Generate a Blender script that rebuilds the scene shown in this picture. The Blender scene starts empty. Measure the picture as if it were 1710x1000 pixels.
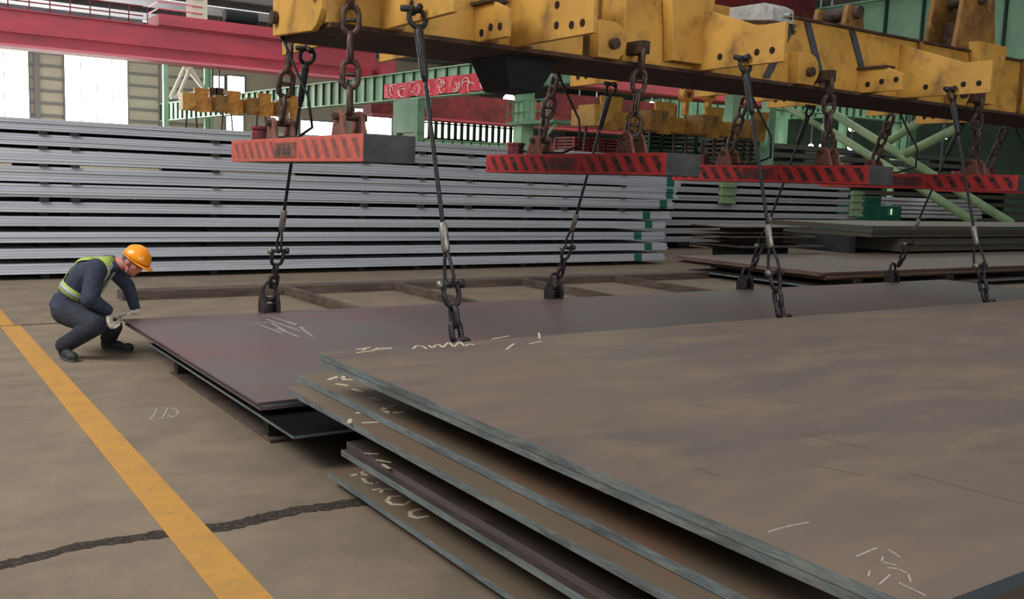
import bpy, bmesh, math, random
from mathutils import Vector, Matrix
random.seed(7)
R3 = random.Random(11)
scn = bpy.context.scene
COL = scn.collection

# ------------------------------------------------------------------ camera
# hall axes: X along the plates, Y down the bay, Z up (metres)
P0 = (855.0, 500.0); VA = (3200.0, 388.0); VB = (-220.0, 270.0); EYE = 1.7
F = math.sqrt(-((VA[0]-P0[0])*(VB[0]-P0[0]) + (VA[1]-P0[1])*(VB[1]-P0[1])))
ax = Vector((VA[0]-P0[0], -(VA[1]-P0[1]), -F)).normalized()
ay = Vector((VB[0]-P0[0], -(VB[1]-P0[1]), -F)).normalized()
az = ax.cross(ay).normalized()
RW = Matrix((ax, ay, az))
O = Vector((0, 0, EYE))
cam_d = bpy.data.cameras.new('camera'); cam = bpy.data.objects.new('camera', cam_d); COL.objects.link(cam)
cam.matrix_world = Matrix.Translation(O) @ RW.to_4x4()
cam_d.sensor_fit = 'HORIZONTAL'; cam_d.sensor_width = 36.0; cam_d.lens = 36.0*F/1710.0
cam_d.clip_start = 0.05; cam_d.clip_end = 500
scn.camera = cam

def ray(u, v): return RW @ Vector((u-P0[0], -(v-P0[1]), -F))
def atz(u, v, z):
    d = ray(u, v); return O + d*((z-EYE)/d.z)
def aty(u, v, y):
    d = ray(u, v); return O + d*(y/d.y)
def atx(u, v, x):
    d = ray(u, v); return O + d*(x/d.x)
def atd(u, v, d): return O + ray(u, v)*(d/F)      # a point d metres in front of the eye

# ------------------------------------------------------------------ materials
def lin(c):
    c = c/255.0
    return c/12.92 if c <= 0.04045 else ((c+0.055)/1.055)**2.4
def rgb(r, g, b): return (lin(r), lin(g), lin(b), 1)
MT = {}
def mat(name, c, rough=0.6, metal=0.0, c2=None, c3=None, scale=3.0, stretch=(1,1,1), detail=6, bump=0.0, bscale=30.0, lo=0.4, hi=0.65, world=False, spec=0.5):
    m = bpy.data.materials.new(name); m.use_nodes = True; nt = m.node_tree; N = nt.nodes; L = nt.links
    b = N['Principled BSDF']; b.inputs['Base Color'].default_value = c
    b.inputs['Roughness'].default_value = rough; b.inputs['Metallic'].default_value = metal
    b.inputs['Specular IOR Level'].default_value = spec
    if world: src = N.new('ShaderNodeNewGeometry').outputs['Position']
    else: src = N.new('ShaderNodeTexCoord').outputs['Object']
    mp = N.new('ShaderNodeMapping'); mp.inputs['Scale'].default_value = stretch; L.new(src, mp.inputs[0])
    last = None
    def noise(s, lo_, hi_, det=detail):
        n = N.new('ShaderNodeTexNoise'); n.inputs['Scale'].default_value = s; n.inputs['Detail'].default_value = det
        n.inputs['Roughness'].default_value = 0.62
        L.new(mp.outputs[0], n.inputs['Vector'])
        r = N.new('ShaderNodeMapRange'); r.inputs[1].default_value = lo_; r.inputs[2].default_value = hi_
        L.new(n.outputs[0], r.inputs[0]); return r.outputs[0]
    def mix(a, bb, f):
        x = N.new('ShaderNodeMix'); x.data_type = 'RGBA'
        L.new(f, x.inputs[0])
        for i, v in ((6, a), (7, bb)):
            if isinstance(v, tuple): x.inputs[i].default_value = v
            else: L.new(v, x.inputs[i])
        return x.outputs[2]
    cur = c
    if c2: cur = mix(cur, c2, noise(scale, lo, hi))
    if c3: cur = mix(cur, c3, noise(scale*3.1, lo+0.08, hi+0.12))
    if cur is not c: L.new(cur, b.inputs['Base Color'])
    if bump:
        n = N.new('ShaderNodeTexNoise'); n.inputs['Scale'].default_value = bscale; n.inputs['Detail'].default_value = 4
        L.new(mp.outputs[0], n.inputs['Vector'])
        bp = N.new('ShaderNodeBump'); bp.inputs['Strength'].default_value = bump; bp.inputs['Distance'].default_value = 0.02
        L.new(n.outputs[0], bp.inputs['Height']); L.new(bp.outputs[0], b.inputs['Normal'])
    MT[name] = m; m['bsdf_col'] = 0
    return m
def emis(name, c, s):
    m = bpy.data.materials.new(name); m.use_nodes = True; b = m.node_tree.nodes['Principled BSDF']
    b.inputs['Base Color'].default_value = (0, 0, 0, 1); b.inputs['Emission Color'].default_value = c
    b.inputs['Emission Strength'].default_value = s; MT[name] = m; return m

mat('concrete', rgb(124,109,90), .82, 0, rgb(104,92,80), rgb(140,122,98), 0.7, bump=.3, bscale=9, world=True, lo=.35, hi=.7)
mat('line_paint', rgb(184,134,58), .85, 0, rgb(168,124,62), rgb(138,112,78), 5, world=True, lo=.45, hi=.72)
mat('crack', rgb(50,40,31), .95, 0, rgb(20,16,13), rgb(92,80,62), 16, world=True, bump=.8, bscale=40)
mat('joint', rgb(84,68,58), .95, 0, rgb(60,50,44), None, 20)
mat('plate_tan', rgb(112,97,86), .55, .12, rgb(96,86,80), rgb(126,108,88), 1.5, stretch=(.4,1,1), bump=.06, bscale=12, lo=.38, hi=.66, world=True)
mat('plate_rust', rgb(112,99,82), .6, .1, rgb(130,94,70), rgb(92,84,74), 1.6, stretch=(1,.5,1), world=True, lo=.5, hi=.7)
mat('plate_red', rgb(100,92,88), .5, .15, rgb(112,78,76), rgb(90,88,84), 0.75, stretch=(.6,1,1), world=True, lo=.40, hi=.62)
mat('plate_dark', rgb(72,64,58), .6, .1, rgb(58,50,46), rgb(92,76,62), 1.4, world=True)
mat('edge_mill', rgb(120,132,134), .5, .25, rgb(88,96,98), rgb(142,146,140), 4, stretch=(1,.6,3), world=True, bump=.28, bscale=22)
mat('edge_red', rgb(112,96,100), .55, .25, rgb(84,72,76), rgb(98,96,98), 4, stretch=(1,.4,3), world=True)
mat('edge_rust', rgb(118,90,76), .7, .1, rgb(94,66,54), rgb(104,100,90), 1.3, stretch=(.5,1,9), world=True)
mat('grey_plate', rgb(194,199,208), .5, .1, rgb(172,178,187), rgb(206,208,210), 1.1, stretch=(.25,1,16), world=True, lo=.4, hi=.62)
mat('grey_plate_far', rgb(190,193,200), .55, .1, rgb(162,165,172), rgb(198,198,198), 1.1, stretch=(.2,1,16), world=True)
mat('green_grey', rgb(86,92,84), .6, .2, rgb(104,88,72), rgb(70,78,74), 1.2, stretch=(.4,1,12), world=True)
mat('green_mark', rgb(24,104,84), .6)
mat('spacer', rgb(48,52,52), .9, 0, rgb(34,36,38), None, 8)
mat('timber', rgb(52,44,38), .9, 0, rgb(34,29,26), None, 6, stretch=(1,6,6))
mat('rail_steel', rgb(94,80,70), .7, .15, rgb(62,50,44), rgb(112,98,84), 1.6, stretch=(.5,1,3), world=True)
mat('yellow', rgb(198,150,66), .6, .0, rgb(166,122,50), rgb(88,62,36), 1.5, lo=.44, hi=.72, bump=.05)
mat('yellow_dirty', rgb(146,106,50), .65, .0, rgb(92,62,30), rgb(168,124,52), 2.3, lo=.4, hi=.65)
mat('under_rust', rgb(72,50,38), .85, .05, rgb(44,32,27), rgb(100,74,44), 2.2)
mat('hole', rgb(30,14,12), .95)
mat('blue_grey_strip', rgb(74,78,84), .7, .1, rgb(56,58,62), None, 5)
mat('chain_rust', rgb(86,66,58), .55, .45, rgb(54,42,38), rgb(112,92,82), 9)
mat('rope_black', rgb(44,44,47), .5, .4, rgb(28,28,30), rgb(72,72,74), 14)
mat('ferrule', rgb(150,148,140), .42, .6, rgb(112,108,100), None, 20)
mat('clamp_dark', rgb(54,48,52), .5, .45, rgb(32,28,32), rgb(84,78,80), 12)
mat('magnet_end', rgb(74,76,76), .7, .1, rgb(58,60,62), None, 4)
mat('lug_rust', rgb(132,84,70), .7, .1, rgb(92,58,50), rgb(150,104,90), 8)
mat('drum_red', rgb(136,44,44), .5, .1, rgb(70,36,38), None, 5)
mat('black_box', rgb(22,26,34), .75, .1, rgb(14,16,20), None, 3)
mat('cable', rgb(20,20,22), .5)
mat('box_grey', rgb(176,176,172), .55, .1, rgb(148,148,144), rgb(120,118,114), 5)
mat('crane_red', rgb(196,72,86), .55, .0, rgb(170,68,82), rgb(140,70,86), .35, stretch=(.5,1,1.6), lo=.42, hi=.64, world=True)  # paler red stands in for haze over the far crane
mat('crane_red_light', rgb(222,124,138), .5, .05)
mat('crane_red_dark', rgb(128,34,40), .6, .1, rgb(88,28,32), rgb(150,54,50), .5, world=True)
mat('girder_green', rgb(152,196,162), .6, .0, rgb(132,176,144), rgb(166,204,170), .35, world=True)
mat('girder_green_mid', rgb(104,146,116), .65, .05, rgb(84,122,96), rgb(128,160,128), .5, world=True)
mat('green_dark', rgb(48,74,58), .7, .05, rgb(36,54,44), None, .6, world=True)
mat('brace_green', rgb(158,188,140), .55, .05, rgb(128,160,120), rgb(170,176,140), 1.1, world=True)
mat('banner_red', rgb(222,62,78), .7, 0, rgb(190,46,60), None, .8, world=True)
mat('banner_white', rgb(244,220,220), .7)
mat('wall_cream', rgb(222,214,196), .8, 0, rgb(208,200,182), rgb(228,222,206), .12, stretch=(1,1,3), world=True)
mat('wall_grey', rgb(112,112,112), .85, 0, rgb(90,92,94), None, .2, world=True)
mat('roof_grey', rgb(112,112,118), .8, .1, rgb(92,92,98), rgb(124,124,128), .3, world=True)
mat('trim_grey', rgb(150,150,150), .6)
mat('machine_green', rgb(22,110,84), .5, 0, rgb(14,84,66), None, 1.2)
mat('navy', rgb(46,54,72), .85, 0, rgb(34,40,56), rgb(58,66,82), 9, bump=.3, bscale=22)
mat('trouser', rgb(36,40,50), .9, 0, rgb(26,29,40), rgb(44,50,56), 8, bump=.3, bscale=20)
mat('skin', rgb(198,128,112), .55, 0, rgb(180,106,94), None, 14)
mat('helmet', rgb(246,158,30), .25, 0, rgb(240,142,22), None, 5)
mat('helmet_band', rgb(40,38,38), .6)
mat('hair', rgb(54,50,48), .8, 0, rgb(150,148,144), None, 40)
mat('glove', rgb(226,218,200), .9, 0, rgb(200,192,176), None, 30, bump=.4, bscale=120)
mat('hi_vis', rgb(168,188,88), .6, 0, rgb(150,172,72), None, 10)
mat('reflective', rgb(176,184,182), .45, .1, rgb(150,158,158), None, 12)
mat('boot', rgb(48,52,52), .7, 0, rgb(34,36,38), None, 12)
mat('sole', rgb(70,72,68), .8)
mat('eye_dark', rgb(24,18,16), .4)
mat('lip', rgb(150,84,78), .6)
mat('paint_white', rgb(208,196,168), .8, 0, rgb(176,158,130), None, 30)
mat('dark_scratch', rgb(92,79,69), .7)
mat('edge_dark', rgb(44,52,60), .6, .1)
mat('chalk', rgb(160,152,146), .9, 0, rgb(146,138,132), None, 60, lo=.45, hi=.6)
mat('hook_yellow', rgb(214,160,70), .5, 0, rgb(180,110,50), None, 3)
emis('sky_glass', (1.0, .985, .95, 1), 9.0)
emis('green_glow', (.78, 1.0, .62, 1), 0.75)
emis('sky_pale', (.97, 1.0, .88, 1), 2.2)
emis('skylight', (.95, .97, 1.0, 1), 1.6)
emis('lamp', (1.0, .97, .92, 1), 14.0)

def stripes_mat(name, red, black):
    m = bpy.data.materials.new(name); m.use_nodes = True; N = m.node_tree.nodes; L = m.node_tree.links
    b = N['Principled BSDF']; b.inputs['Roughness'].default_value = .6
    tc = N.new('ShaderNodeTexCoord'); sp = N.new('ShaderNodeSeparateXYZ'); L.new(tc.outputs['Object'], sp.inputs[0])
    def math_(op, a, bb=None, cc=None):
        n = N.new('ShaderNodeMath'); n.operation = op
        for i, v in enumerate((a, bb, cc)):
            if v is None: continue
            if isinstance(v, (int, float)): n.inputs[i].default_value = v
            else: L.new(v, n.inputs[i])
        return n.outputs[0]
    y = sp.outputs[1]; z = sp.outputs[2]
    s = math_('FRACT', math_('DIVIDE', math_('SUBTRACT', math_('MULTIPLY', z, .8), y), .19))
    band = math_('LESS_THAN', s, .46)
    mz = math_('LESS_THAN', math_('ABSOLUTE', z), .074)            # plain red rims at top and bottom
    mid = math_('GREATER_THAN', math_('ABSOLUTE', math_('ADD', y, .0)), .26)   # name plate gap
    my = math_('LESS_THAN', math_('ABSOLUTE', y), 1.42)
    msk = math_('MULTIPLY', math_('MULTIPLY', band, mz), math_('MULTIPLY', mid, my))
    n = N.new('ShaderNodeTexNoise'); n.inputs['Scale'].default_value = 14; L.new(tc.outputs['Object'], n.inputs['Vector'])
    r = N.new('ShaderNodeMapRange'); r.inputs[1].default_value = .42; r.inputs[2].default_value = .62; L.new(n.outputs[0], r.inputs[0])
    wear = math_('MULTIPLY', r.outputs[0], .45)
    m2 = math_('MULTIPLY', msk, math_('SUBTRACT', 1.0, wear))
    rd = N.new('ShaderNodeMix'); rd.data_type = 'RGBA'; rd.inputs[6].default_value = red
    rd.inputs[7].default_value = tuple(c*.55 for c in red[:3])+(1,); L.new(wear, rd.inputs[0])
    x = N.new('ShaderNodeMix'); x.data_type = 'RGBA'; L.new(m2, x.inputs[0]); L.new(rd.outputs[2], x.inputs[6]); x.inputs[7].default_value = black
    L.new(x.outputs[2], b.inputs['Base Color']); MT[name] = m
stripes_mat('hazard', rgb(186,50,48), rgb(40,30,32))
stripes_mat('hazard_hazed', rgb(198,96,82), rgb(116,76,72))  # haze over the leftmost magnet put into its red and stripes
mat('plate_shadow', rgb(22,20,20), .95, 0, rgb(16,15,15), None, 2, world=True, spec=.08)  # shadow lying on the lower plate put into its near-black colour

# ------------------------------------------------------------------ mesh helpers
class MB:
    def __init__(s): s.v = []; s.f = []; s.m = []; s.names = []
    def mi(s, n):
        if n not in s.names: s.names.append(n)
        return s.names.index(n)
    def add(s, vs, fs, m):
        k = len(s.v); s.v += [Vector(p) for p in vs]; i = s.mi(m)
        for f in fs: s.f.append([k+q for q in f]); s.m.append(i)
        return s
    def hexa(s, p, m, ms=None):   # p: 4 bottom (ccw) + 4 top
        fs = [(3,2,1,0),(4,5,6,7),(0,1,5,4),(1,2,6,5),(2,3,7,6),(3,0,4,7)]
        k = len(s.v); s.v += [Vector(q) for q in p]
        for j, f in enumerate(fs):
            s.f.append([k+q for q in f]); s.m.append(s.mi(m if (ms is None or j < 2) else ms))
        return s
    def box(s, x0, x1, y0, y1, z0, z1, m, ms=None):
        if x1 < x0: x0, x1 = x1, x0
        if y1 < y0: y0, y1 = y1, y0
        if z1 < z0: z0, z1 = z1, z0
        return s.hexa([(x0,y0,z0),(x1,y0,z0),(x1,y1,z0),(x0,y1,z0),(x0,y0,z1),(x1,y0,z1),(x1,y1,z1),(x0,y1,z1)], m, ms)
    def prism(s, poly, ext, m):   # poly: 3D points of a planar outline; ext: vector
        n = len(poly); e = Vector(ext); a = [Vector(p) for p in poly]; b = [p+e for p in a]
        k = len(s.v); s.v += a+b; i = s.mi(m)
        s.f.append([k+q for q in range(n)][::-1]); s.m.append(i)
        s.f.append([k+n+q for q in range(n)]); s.m.append(i)
        for q in range(n):
            r = (q+1) % n; s.f.append([k+q, k+r, k+n+r, k+n+q]); s.m.append(i)
        return s
    def tube(s, pts, r, m, seg=8, closed=False, r_end=None):
        pts = [Vector(p) for p in pts]; n = len(pts); k = len(s.v); i = s.mi(m)
        up = Vector((0,0,1)); prev = None
        for j, p in enumerate(pts):
            if closed: t = pts[(j+1) % n]-pts[j-1]
            else: t = pts[min(j+1,n-1)]-pts[max(j-1,0)]
            t.normalize()
            if prev is None:
                a = t.cross(up)
                if a.length < .1: a = t.cross(Vector((1,0,0)))
                a.normalize()
            else:
                a = prev - t*prev.dot(t)
                if a.length < 1e-4: a = t.orthogonal()
                a.normalize()
            prev = a; b = t.cross(a)
            rr = r if not isinstance(r, (list, tuple)) else r[j]
            for q in range(seg):
                an = 2*math.pi*q/seg; s.v.append(p + a*math.cos(an)*rr + b*math.sin(an)*rr)
        for j in range(n if closed else n-1):
            j2 = (j+1) % n
            for q in range(seg):
                q2 = (q+1) % seg
                s.f.append([k+j*seg+q, k+j*seg+q2, k+j2*seg+q2, k+j2*seg+q]); s.m.append(i)
        if not closed:
            s.f.append([k+q for q in range(seg)][::-1]); s.m.append(i)
            s.f.append([k+(n-1)*seg+q for q in range(seg)]); s.m.append(i)
        return s
    def cyl(s, a, b, r, m, seg=16, r2=None):
        return s.tube([a, b], [r, r if r2 is None else r2], m, seg)
    def ell(s, c, rx, ry, rz, m, rot=None, seg=14, rings=9):
        k = len(s.v); i = s.mi(m); c = Vector(c); M = rot or Matrix.Identity(3)
        s.v.append(c + M @ Vector((0,0,rz)))
        for a in range(1, rings):
            th = math.pi*a/rings
            for q in range(seg):
                ph = 2*math.pi*q/seg
                s.v.append(c + M @ Vector((rx*math.sin(th)*math.cos(ph), ry*math.sin(th)*math.sin(ph), rz*math.cos(th))))
        s.v.append(c + M @ Vector((0,0,-rz))); e = len(s.v)-1
        for q in range(seg):
            q2 = (q+1) % seg
            s.f.append([k, k+1+q, k+1+q2]); s.m.append(i)
            for a in range(rings-2):
                s.f.append([k+1+a*seg+q, k+1+(a+1)*seg+q, k+1+(a+1)*seg+q2, k+1+a*seg+q2]); s.m.append(i)
            s.f.append([k+1+(rings-2)*seg+q, e, k+1+(rings-2)*seg+q2]); s.m.append(i)
        return s
    def build(s, name, parent=None, smooth=False, origin=None, bevel=0):
        o3 = Vector(origin) if origin is not None else None
        if o3 is None:
            lo = Vector([min(v[i] for v in s.v) for i in range(3)]); hi = Vector([max(v[i] for v in s.v) for i in range(3)])
            o3 = (lo+hi)/2
            if parent is None: o3.z = lo.z
        me = bpy.data.meshes.new(name); me.from_pydata([tuple(v-o3) for v in s.v], [], s.f); me.update()
        for n in s.names: me.materials.append(MT[n])
        for p, i in zip(me.polygons, s.m): p.material_index = i; p.use_smooth = smooth
        o = bpy.data.objects.new(name, me); COL.objects.link(o)
        if parent is not None:
            o.parent = parent; o.location = o3 - world_loc(parent)
        else: o.location = o3
        if bevel:
            b = o.modifiers.new('bevel', 'BEVEL'); b.width = bevel; b.segments = 2; b.limit_method = 'ANGLE'
        return o
def world_loc(o):
    p = Vector(o.location)
    while o.parent: o = o.parent; p += Vector(o.location)
    return p
def tag(o, label, cat, group=None):
    o['label'] = label; o['category'] = cat
    if group: o['group'] = group
    return o
def empty(name, loc, label, cat, group=None):
    o = bpy.data.objects.new(name, None); COL.objects.link(o); o.location = loc; o.empty_display_size = .1
    return tag(o, label, cat, group)
def struct(name, mb, **k):
    o = mb.build(name, **k); o['kind'] = 'structure'; return o
def copy_tree(o, loc):
    c = o.copy(); COL.objects.link(c); c.location = loc
    for ch in list(o.children):
        d = ch.copy(); COL.objects.link(d); d.parent = c
        for g in list(ch.children):
            e = g.copy(); COL.objects.link(e); e.parent = d
    return c
def strokes(name, lines, z, w, m, parent):     # flat painted or chalked strokes lying on a level surface, one part per stroke
    for ln in lines:
        mb = MB(); pts = [atz(u, v, z) for u, v in ln]
        for a, b in zip(pts, pts[1:]):
            d = (b-a)
            if d.length < 1e-5: continue
            d.normalize(); n = Vector((-d.y, d.x, 0))*w/2; e = d*w*.3; t = Vector((0,0,.0012))
            mb.hexa([a-n-e, b-n+e, b+n+e, a+n-e, a-n-e+t, b-n+e+t, b+n+e+t, a+n-e+t], m)
        mb.build(name, parent)

# ------------------------------------------------------------------ setting: floor, walls, roof
struct('floor', MB().box(-25, 75, -6, 101, -.3, 0, 'concrete'))
ww = []
tag(MB().box(1.10, 1.29, .5, 11.33, .0005, .003, 'line_paint').box(1.06, 1.24, 11.37, 15.2, .0005, .003, 'line_paint').build('floor_line'),
    'worn yellow safety line painted along the bare concrete floor', 'floor marking')
# ragged crack across the slab
pts = [(-40,952),(0,945),(60,932),(130,912),(200,903),(270,893),(330,885),(380,880),(430,868),(500,852),(560,845),(607,838),(700,818)]
mb = MB(); top = []; bot = []
for j in range(len(pts)-1):
    for k in range(9):
        t = k/9; u = pts[j][0]*(1-t)+pts[j+1][0]*t; v = pts[j][1]*(1-t)+pts[j+1][1]*t
        p = atz(u, v, 0); w = .028 + .014*R3.random() + (.02 if 250 < u < 620 else .006)
        top.append(Vector((p.x, p.y+w+.012*R3.random(), .0025))); bot.append(Vector((p.x, p.y-w*.7-.02*R3.random(), .0025)))
n = len(top); mb.add(top+bot, [(i, n+i, n+i+1, i+1) for i in range(n-1)], 'crack')
struct('trim_1', mb)
struct('trim_2', MB().box(-8, 2.6, 11.33, 11.37, .0005, .004, 'joint'))
e = empty('chalk_number', atz(270,691,0), 'faint white chalk numerals on the concrete between yellow line and red-brown plates', 'floor writing')
strokes('chalk_stroke', [[(243,683),(262,682),(258,692),(250,701),(268,700)],[(264,682),(280,681),(276,690),(270,699),(284,698)],[(282,681),(294,683),(298,690),(290,697),(280,693)]], .001, .012, 'chalk', e)

YW = 100.0
struct('wall_back', MB().box(-25, 75, YW, YW+.3, 0, 17, 'wall_cream'))
gm = MB()
for k in range(11): gm.box(-25, 29, YW-.12, YW, 4.2+k*1.15, 4.45+k*1.15, 'trim_grey')
for u in (62, 270):
    p = aty(u, 150, YW-.3); gm.box(p.x-.25, p.x+.25, YW-.4, YW, 0, 17, 'trim_grey')
struct('trim_3', gm)
def window(n, u0, u1, v0, v1, y=YW, m='sky_glass', bars=3):
    a = aty(u0, v1, y-.25); b = aty(u1, v0, y-.25)
    fr = MB(); w = .14
    fr.box(a.x-w, a.x, y-.3, y-.02, a.z-w, b.z+w, 'trim_grey').box(b.x, b.x+w, y-.3, y-.02, a.z-w, b.z+w, 'trim_grey')
    fr.box(a.x, b.x, y-.3, y-.02, a.z-w, a.z, 'trim_grey').box(a.x, b.x, y-.3, y-.02, b.z, b.z+w, 'trim_grey')
    for k in range(1, bars):
        xx = a.x+(b.x-a.x)*k/bars; fr.box(xx-.035, xx+.035, y-.26, y-.1, a.z, b.z, 'trim_grey')
    o = fr.build('window_%d' % n); o['kind'] = 'structure'
    MB().box(a.x, b.x, y-.16, y-.1, a.z, b.z, m).build('pane', o)
window(1, -75, 46, 86, 196); window(2, 110, 212, 98, 204, bars=4)
window(3, 348, 374, 128, 154, bars=2); window(4, 380, 408, 129, 156, bars=2)
window(5, 378, 406, 194, 218, bars=2); window(6, 592, 654, 186, 226, bars=3)
window(7, 452, 472, 175, 205, bars=2); window(8, 502, 560, 205, 224, bars=3)
# roof over the bays
rf = MB(); rf.box(-25, 75, 26, YW, 15.4, 15.6, 'roof_grey')
for k in range(9): rf.box(-25, 75, 30+k*8.0, 30.3+k*8.0, 15.0, 15.4, 'roof_grey')
struct('ceiling', rf)
sk = MB()
for k, yy in enumerate((93.0, 80.0, 67.0)):
    sk.box(-10, 29, yy, yy+.2, 15.28, 15.38, 'skylight')
o = sk.build('window_9'); o['kind'] = 'structure'
struct('wall_right', MB().box(74, 74.3, -6, YW, 0, 16, 'green_dark'))

# ------------------------------------------------------------------ plates
def plate(x0, x1, y0, y1, z0, z1, mtop, mside, label, group=None, name='steel_plate'):
    o = MB().box(x0, x1, y0, y1, z0, z1, mtop, mside).build(name)
    return tag(o, label, 'steel plate', group)
# long pale stack at the back: ten packs of plates on spacers, numbered from the floor up
LV = [(.09,.25),(.33,.48),(.57,.73),(.82,.97),(1.03,1.19),(1.26,1.46),(1.49,1.72),(1.76,1.98),(2.03,2.20),(2.25,2.43)]
ORD = ['lowest','second lowest','third from the floor','fourth from the floor','fifth from the floor','fifth from the top','fourth from the top','third from the top','second from the top','topmost']
ENDX = [15.0,15.05,14.95,15.0,15.12,15.15,15.3,15.35,15.4,15.3]
YS = 15.9
for k, (a, b) in enumerate(LV):
    n = 4 if b-a < .17 else 5; t = (b-a)/n
    lab = 'pale grey plate, %s pack of the long stack behind the worker' % ORD[k]
    for j in range(n):
        dy = R3.uniform(0, .03); dx = R3.uniform(-.06, .06)
        m = 'grey_plate'
        o = plate(-4+dx, ENDX[k]+dx, YS+dy, YS+3.5+dy, a+j*t, a+(j+1)*t-.004, m, m, lab, 'plates of the %s pack' % ORD[k])
        gx = 14.3 if k < 5 else 15.05 - (.08 if k == 5 else 0)
        gx += (0, .28, -.05, .26, .18, 0, .1, .1, .1, .1)[k] - .1
        MB().box(gx-.11, gx+.11, YS+dy-.004, YS+dy, a+j*t, a+(j+1)*t-.004, 'green_mark').build('paint_mark', o)
# spacers between the packs
SX = [2.19, 2.63, 4.78, 7.49, 8.66, 9.72, 11.15, 12.07, 13.66]
base = None
prev = 0.0
for k, (a, b) in enumerate(LV):
    lab = 'dark timber spacer under the pack %s in the big pale stack' % ORD[k]
    for i, x in enumerate([-2.6, -.4] + SX):
        if k == 0 or k >= 4: y0 = YS - (.02 if k > 4 else -.12)
        else: y0 = YS + .35
        if k == 9 and x > 13: continue
        o = MB().box(x-.06, x+.06, y0, YS+3.3, prev, a, 'spacer').build('timber_spacer')
        tag(o, lab, 'spacer', 'spacers under the %s pack' % ORD[k])
    prev = b-.004
# second grey stack, behind and to the right
LV2 = []
for j in range(8): LV2.append((.2+j*.24, .2+j*.24+.16))
for k, (a, b) in enumerate(LV2):
    lab = 'grey plate, level %s up, in the farther stack beyond the green-marked end' % ['one','two','three','four','five','six','seven','eight'][k]
    for j in range(2):
        t = (b-a)/2; dx = R3.uniform(-.15, .15)
        plate(16.4, 27.7+dx-(.1*k if k > 5 else 0), 20+R3.uniform(0,.03), 23, a+j*t, a+(j+1)*t-.004, 'grey_plate_far', 'grey_plate_far', lab, 'far grey plates level %d' % (k+1))
prev = 0
for k, (a, b) in enumerate(LV2):
    for x in (17.2, 19.6, 22.0, 24.3, 26.6):
        o = MB().box(x-.07, x+.07, 20.05+(.1 if k else .3), 22.9, prev, a, 'spacer').build('timber_spacer')
        tag(o, 'dark spacer at level %s of the farther grey stack' % ['one','two','three','four','five','six','seven','eight'][k], 'spacer', 'spacers of the farther stack level %d' % (k+1))
    prev = b-.004
# pale green clamps on that stack's faces
for (u, v) in ((1213, 316), (1428, 340)):
    p = aty(u, v, 19.98)
    mb = MB(); mb.box(p.x-.25, p.x+.25, 19.9, 19.998, p.z-.42, p.z+.42, 'brace_green')
    for q in range(4): mb.box(p.x-.31, p.x+.31, 19.86, 19.99, p.z-.42+q*.24, p.z-.34+q*.24, 'brace_green')
    tag(mb.build('stack_bracket'), 'pale green bracket on the face of the far grey stack, %s' % ('nearer its left end' if u < 1300 else 'at its right end'), 'bracket')
# third small grey stack + green machine box
for j in range(5):
    p = aty(1510, 330+j*7, 24); q = aty(1640, 331+j*7, 24)
    z1 = p.z
    plate(p.x+.1*(j % 2), q.x, 24, 26.5, z1-.13, z1, 'grey_plate_far', 'grey_plate_far', 'short grey plate, row %s from top, in the small pile beyond the green cabinet' % ['one','two','three','four','five'][j])
p = aty(1510, 362, 24); q = aty(1640, 362, 24)
for x in (p.x+.6, (p.x+q.x)/2, q.x-.6):
    tag(MB().box(x-.1, x+.1, 24.2, 26.3, 0, p.z-.13, 'spacer').build('timber_bearer'), 'dark bearer under the small grey pile by the green cabinet', 'bearer', 'bearers under the small grey pile')
a = aty(1438, 366, 22.5); b = aty(1506, 344, 22.5)
e = empty('machine_cabinet', (a.x, 22.5, 0), 'dark green machine cabinet between the two far grey stacks', 'cabinet')
MB().box(a.x, b.x, 22.5, 24.0, 0, b.z, 'machine_green').build('housing', e, bevel=.02)
MB().box(a.x+1.9, b.x-.15, 22.47, 22.5, .7, b.z-.06, 'machine_green').build('door', e)
MB().box(b.x-.75, b.x-.69, 22.44, 22.47, b.z-.35, b.z-.12, 'green_glow').build('door_handle', e)  # handle made to glow with the green pane's emission
MB().box(a.x+.3, a.x+1.3, 22.6, 23.2, b.z, b.z+.32, 'machine_green').build('top_unit', e)
# brown piles on the right
def pile(x0, x1, y0, y1, layers, mt, ms, lab, grp=None, jit=.12):
    for j, (za, zb) in enumerate(layers):
        dx = R3.uniform(-jit, jit); dy = R3.uniform(-.05, .05)
        plate(x0+dx, x1, y0+dy, y1+dy, za, zb, mt, ms, lab % ['topmost','second','third','fourth','fifth','sixth','seventh','eighth'][len(layers)-1-j], grp)
pile(13.75, 26, 10.55, 14.2, [(.215,.245),(.25,.28),(.285,.315),(.32,.35)], 'plate_tan', 'edge_rust', '%s plate of the rust-edged brown pile behind the lifted plate')
plate(13.6, 26, 10.3, 13.8, .08, .11, 'plate_dark', 'edge_mill', 'thin grey-edged plate lying lowest under the rust-edged brown pile')
for x in (14.6, 17.5, 20.5, 23.5):
    tag(MB().box(x-.08, x+.08, 10.45, 14.0, .11, .215, 'timber').build('timber_bearer'), 'dark bearer inside the rust-edged brown pile', 'bearer', 'bearers of the rust-edged pile')
    tag(MB().box(x-.08, x+.08, 10.4, 13.7, 0, .08, 'timber').build('timber_bearer'), 'dark bearer on the floor under the rust-edged pile', 'bearer', 'floor bearers of the rust-edged pile')
c = aty(1503, 398, 13.6); d = aty(1503, 420, 13.6)
x0 = c.x
nz = [(d.z+i*(c.z-d.z)/4, d.z+(i+1)*(c.z-d.z)/4-.003) for i in range(4)]
pile(x0, 32, 13.6, 16.4, nz, 'plate_tan', 'green_grey', '%s plate of the middle pack in the raised greenish grey pile', jit=.02)
g0 = aty(1455, 396, 13.6).z; g1 = aty(1455, 377, 13.6).z
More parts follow.
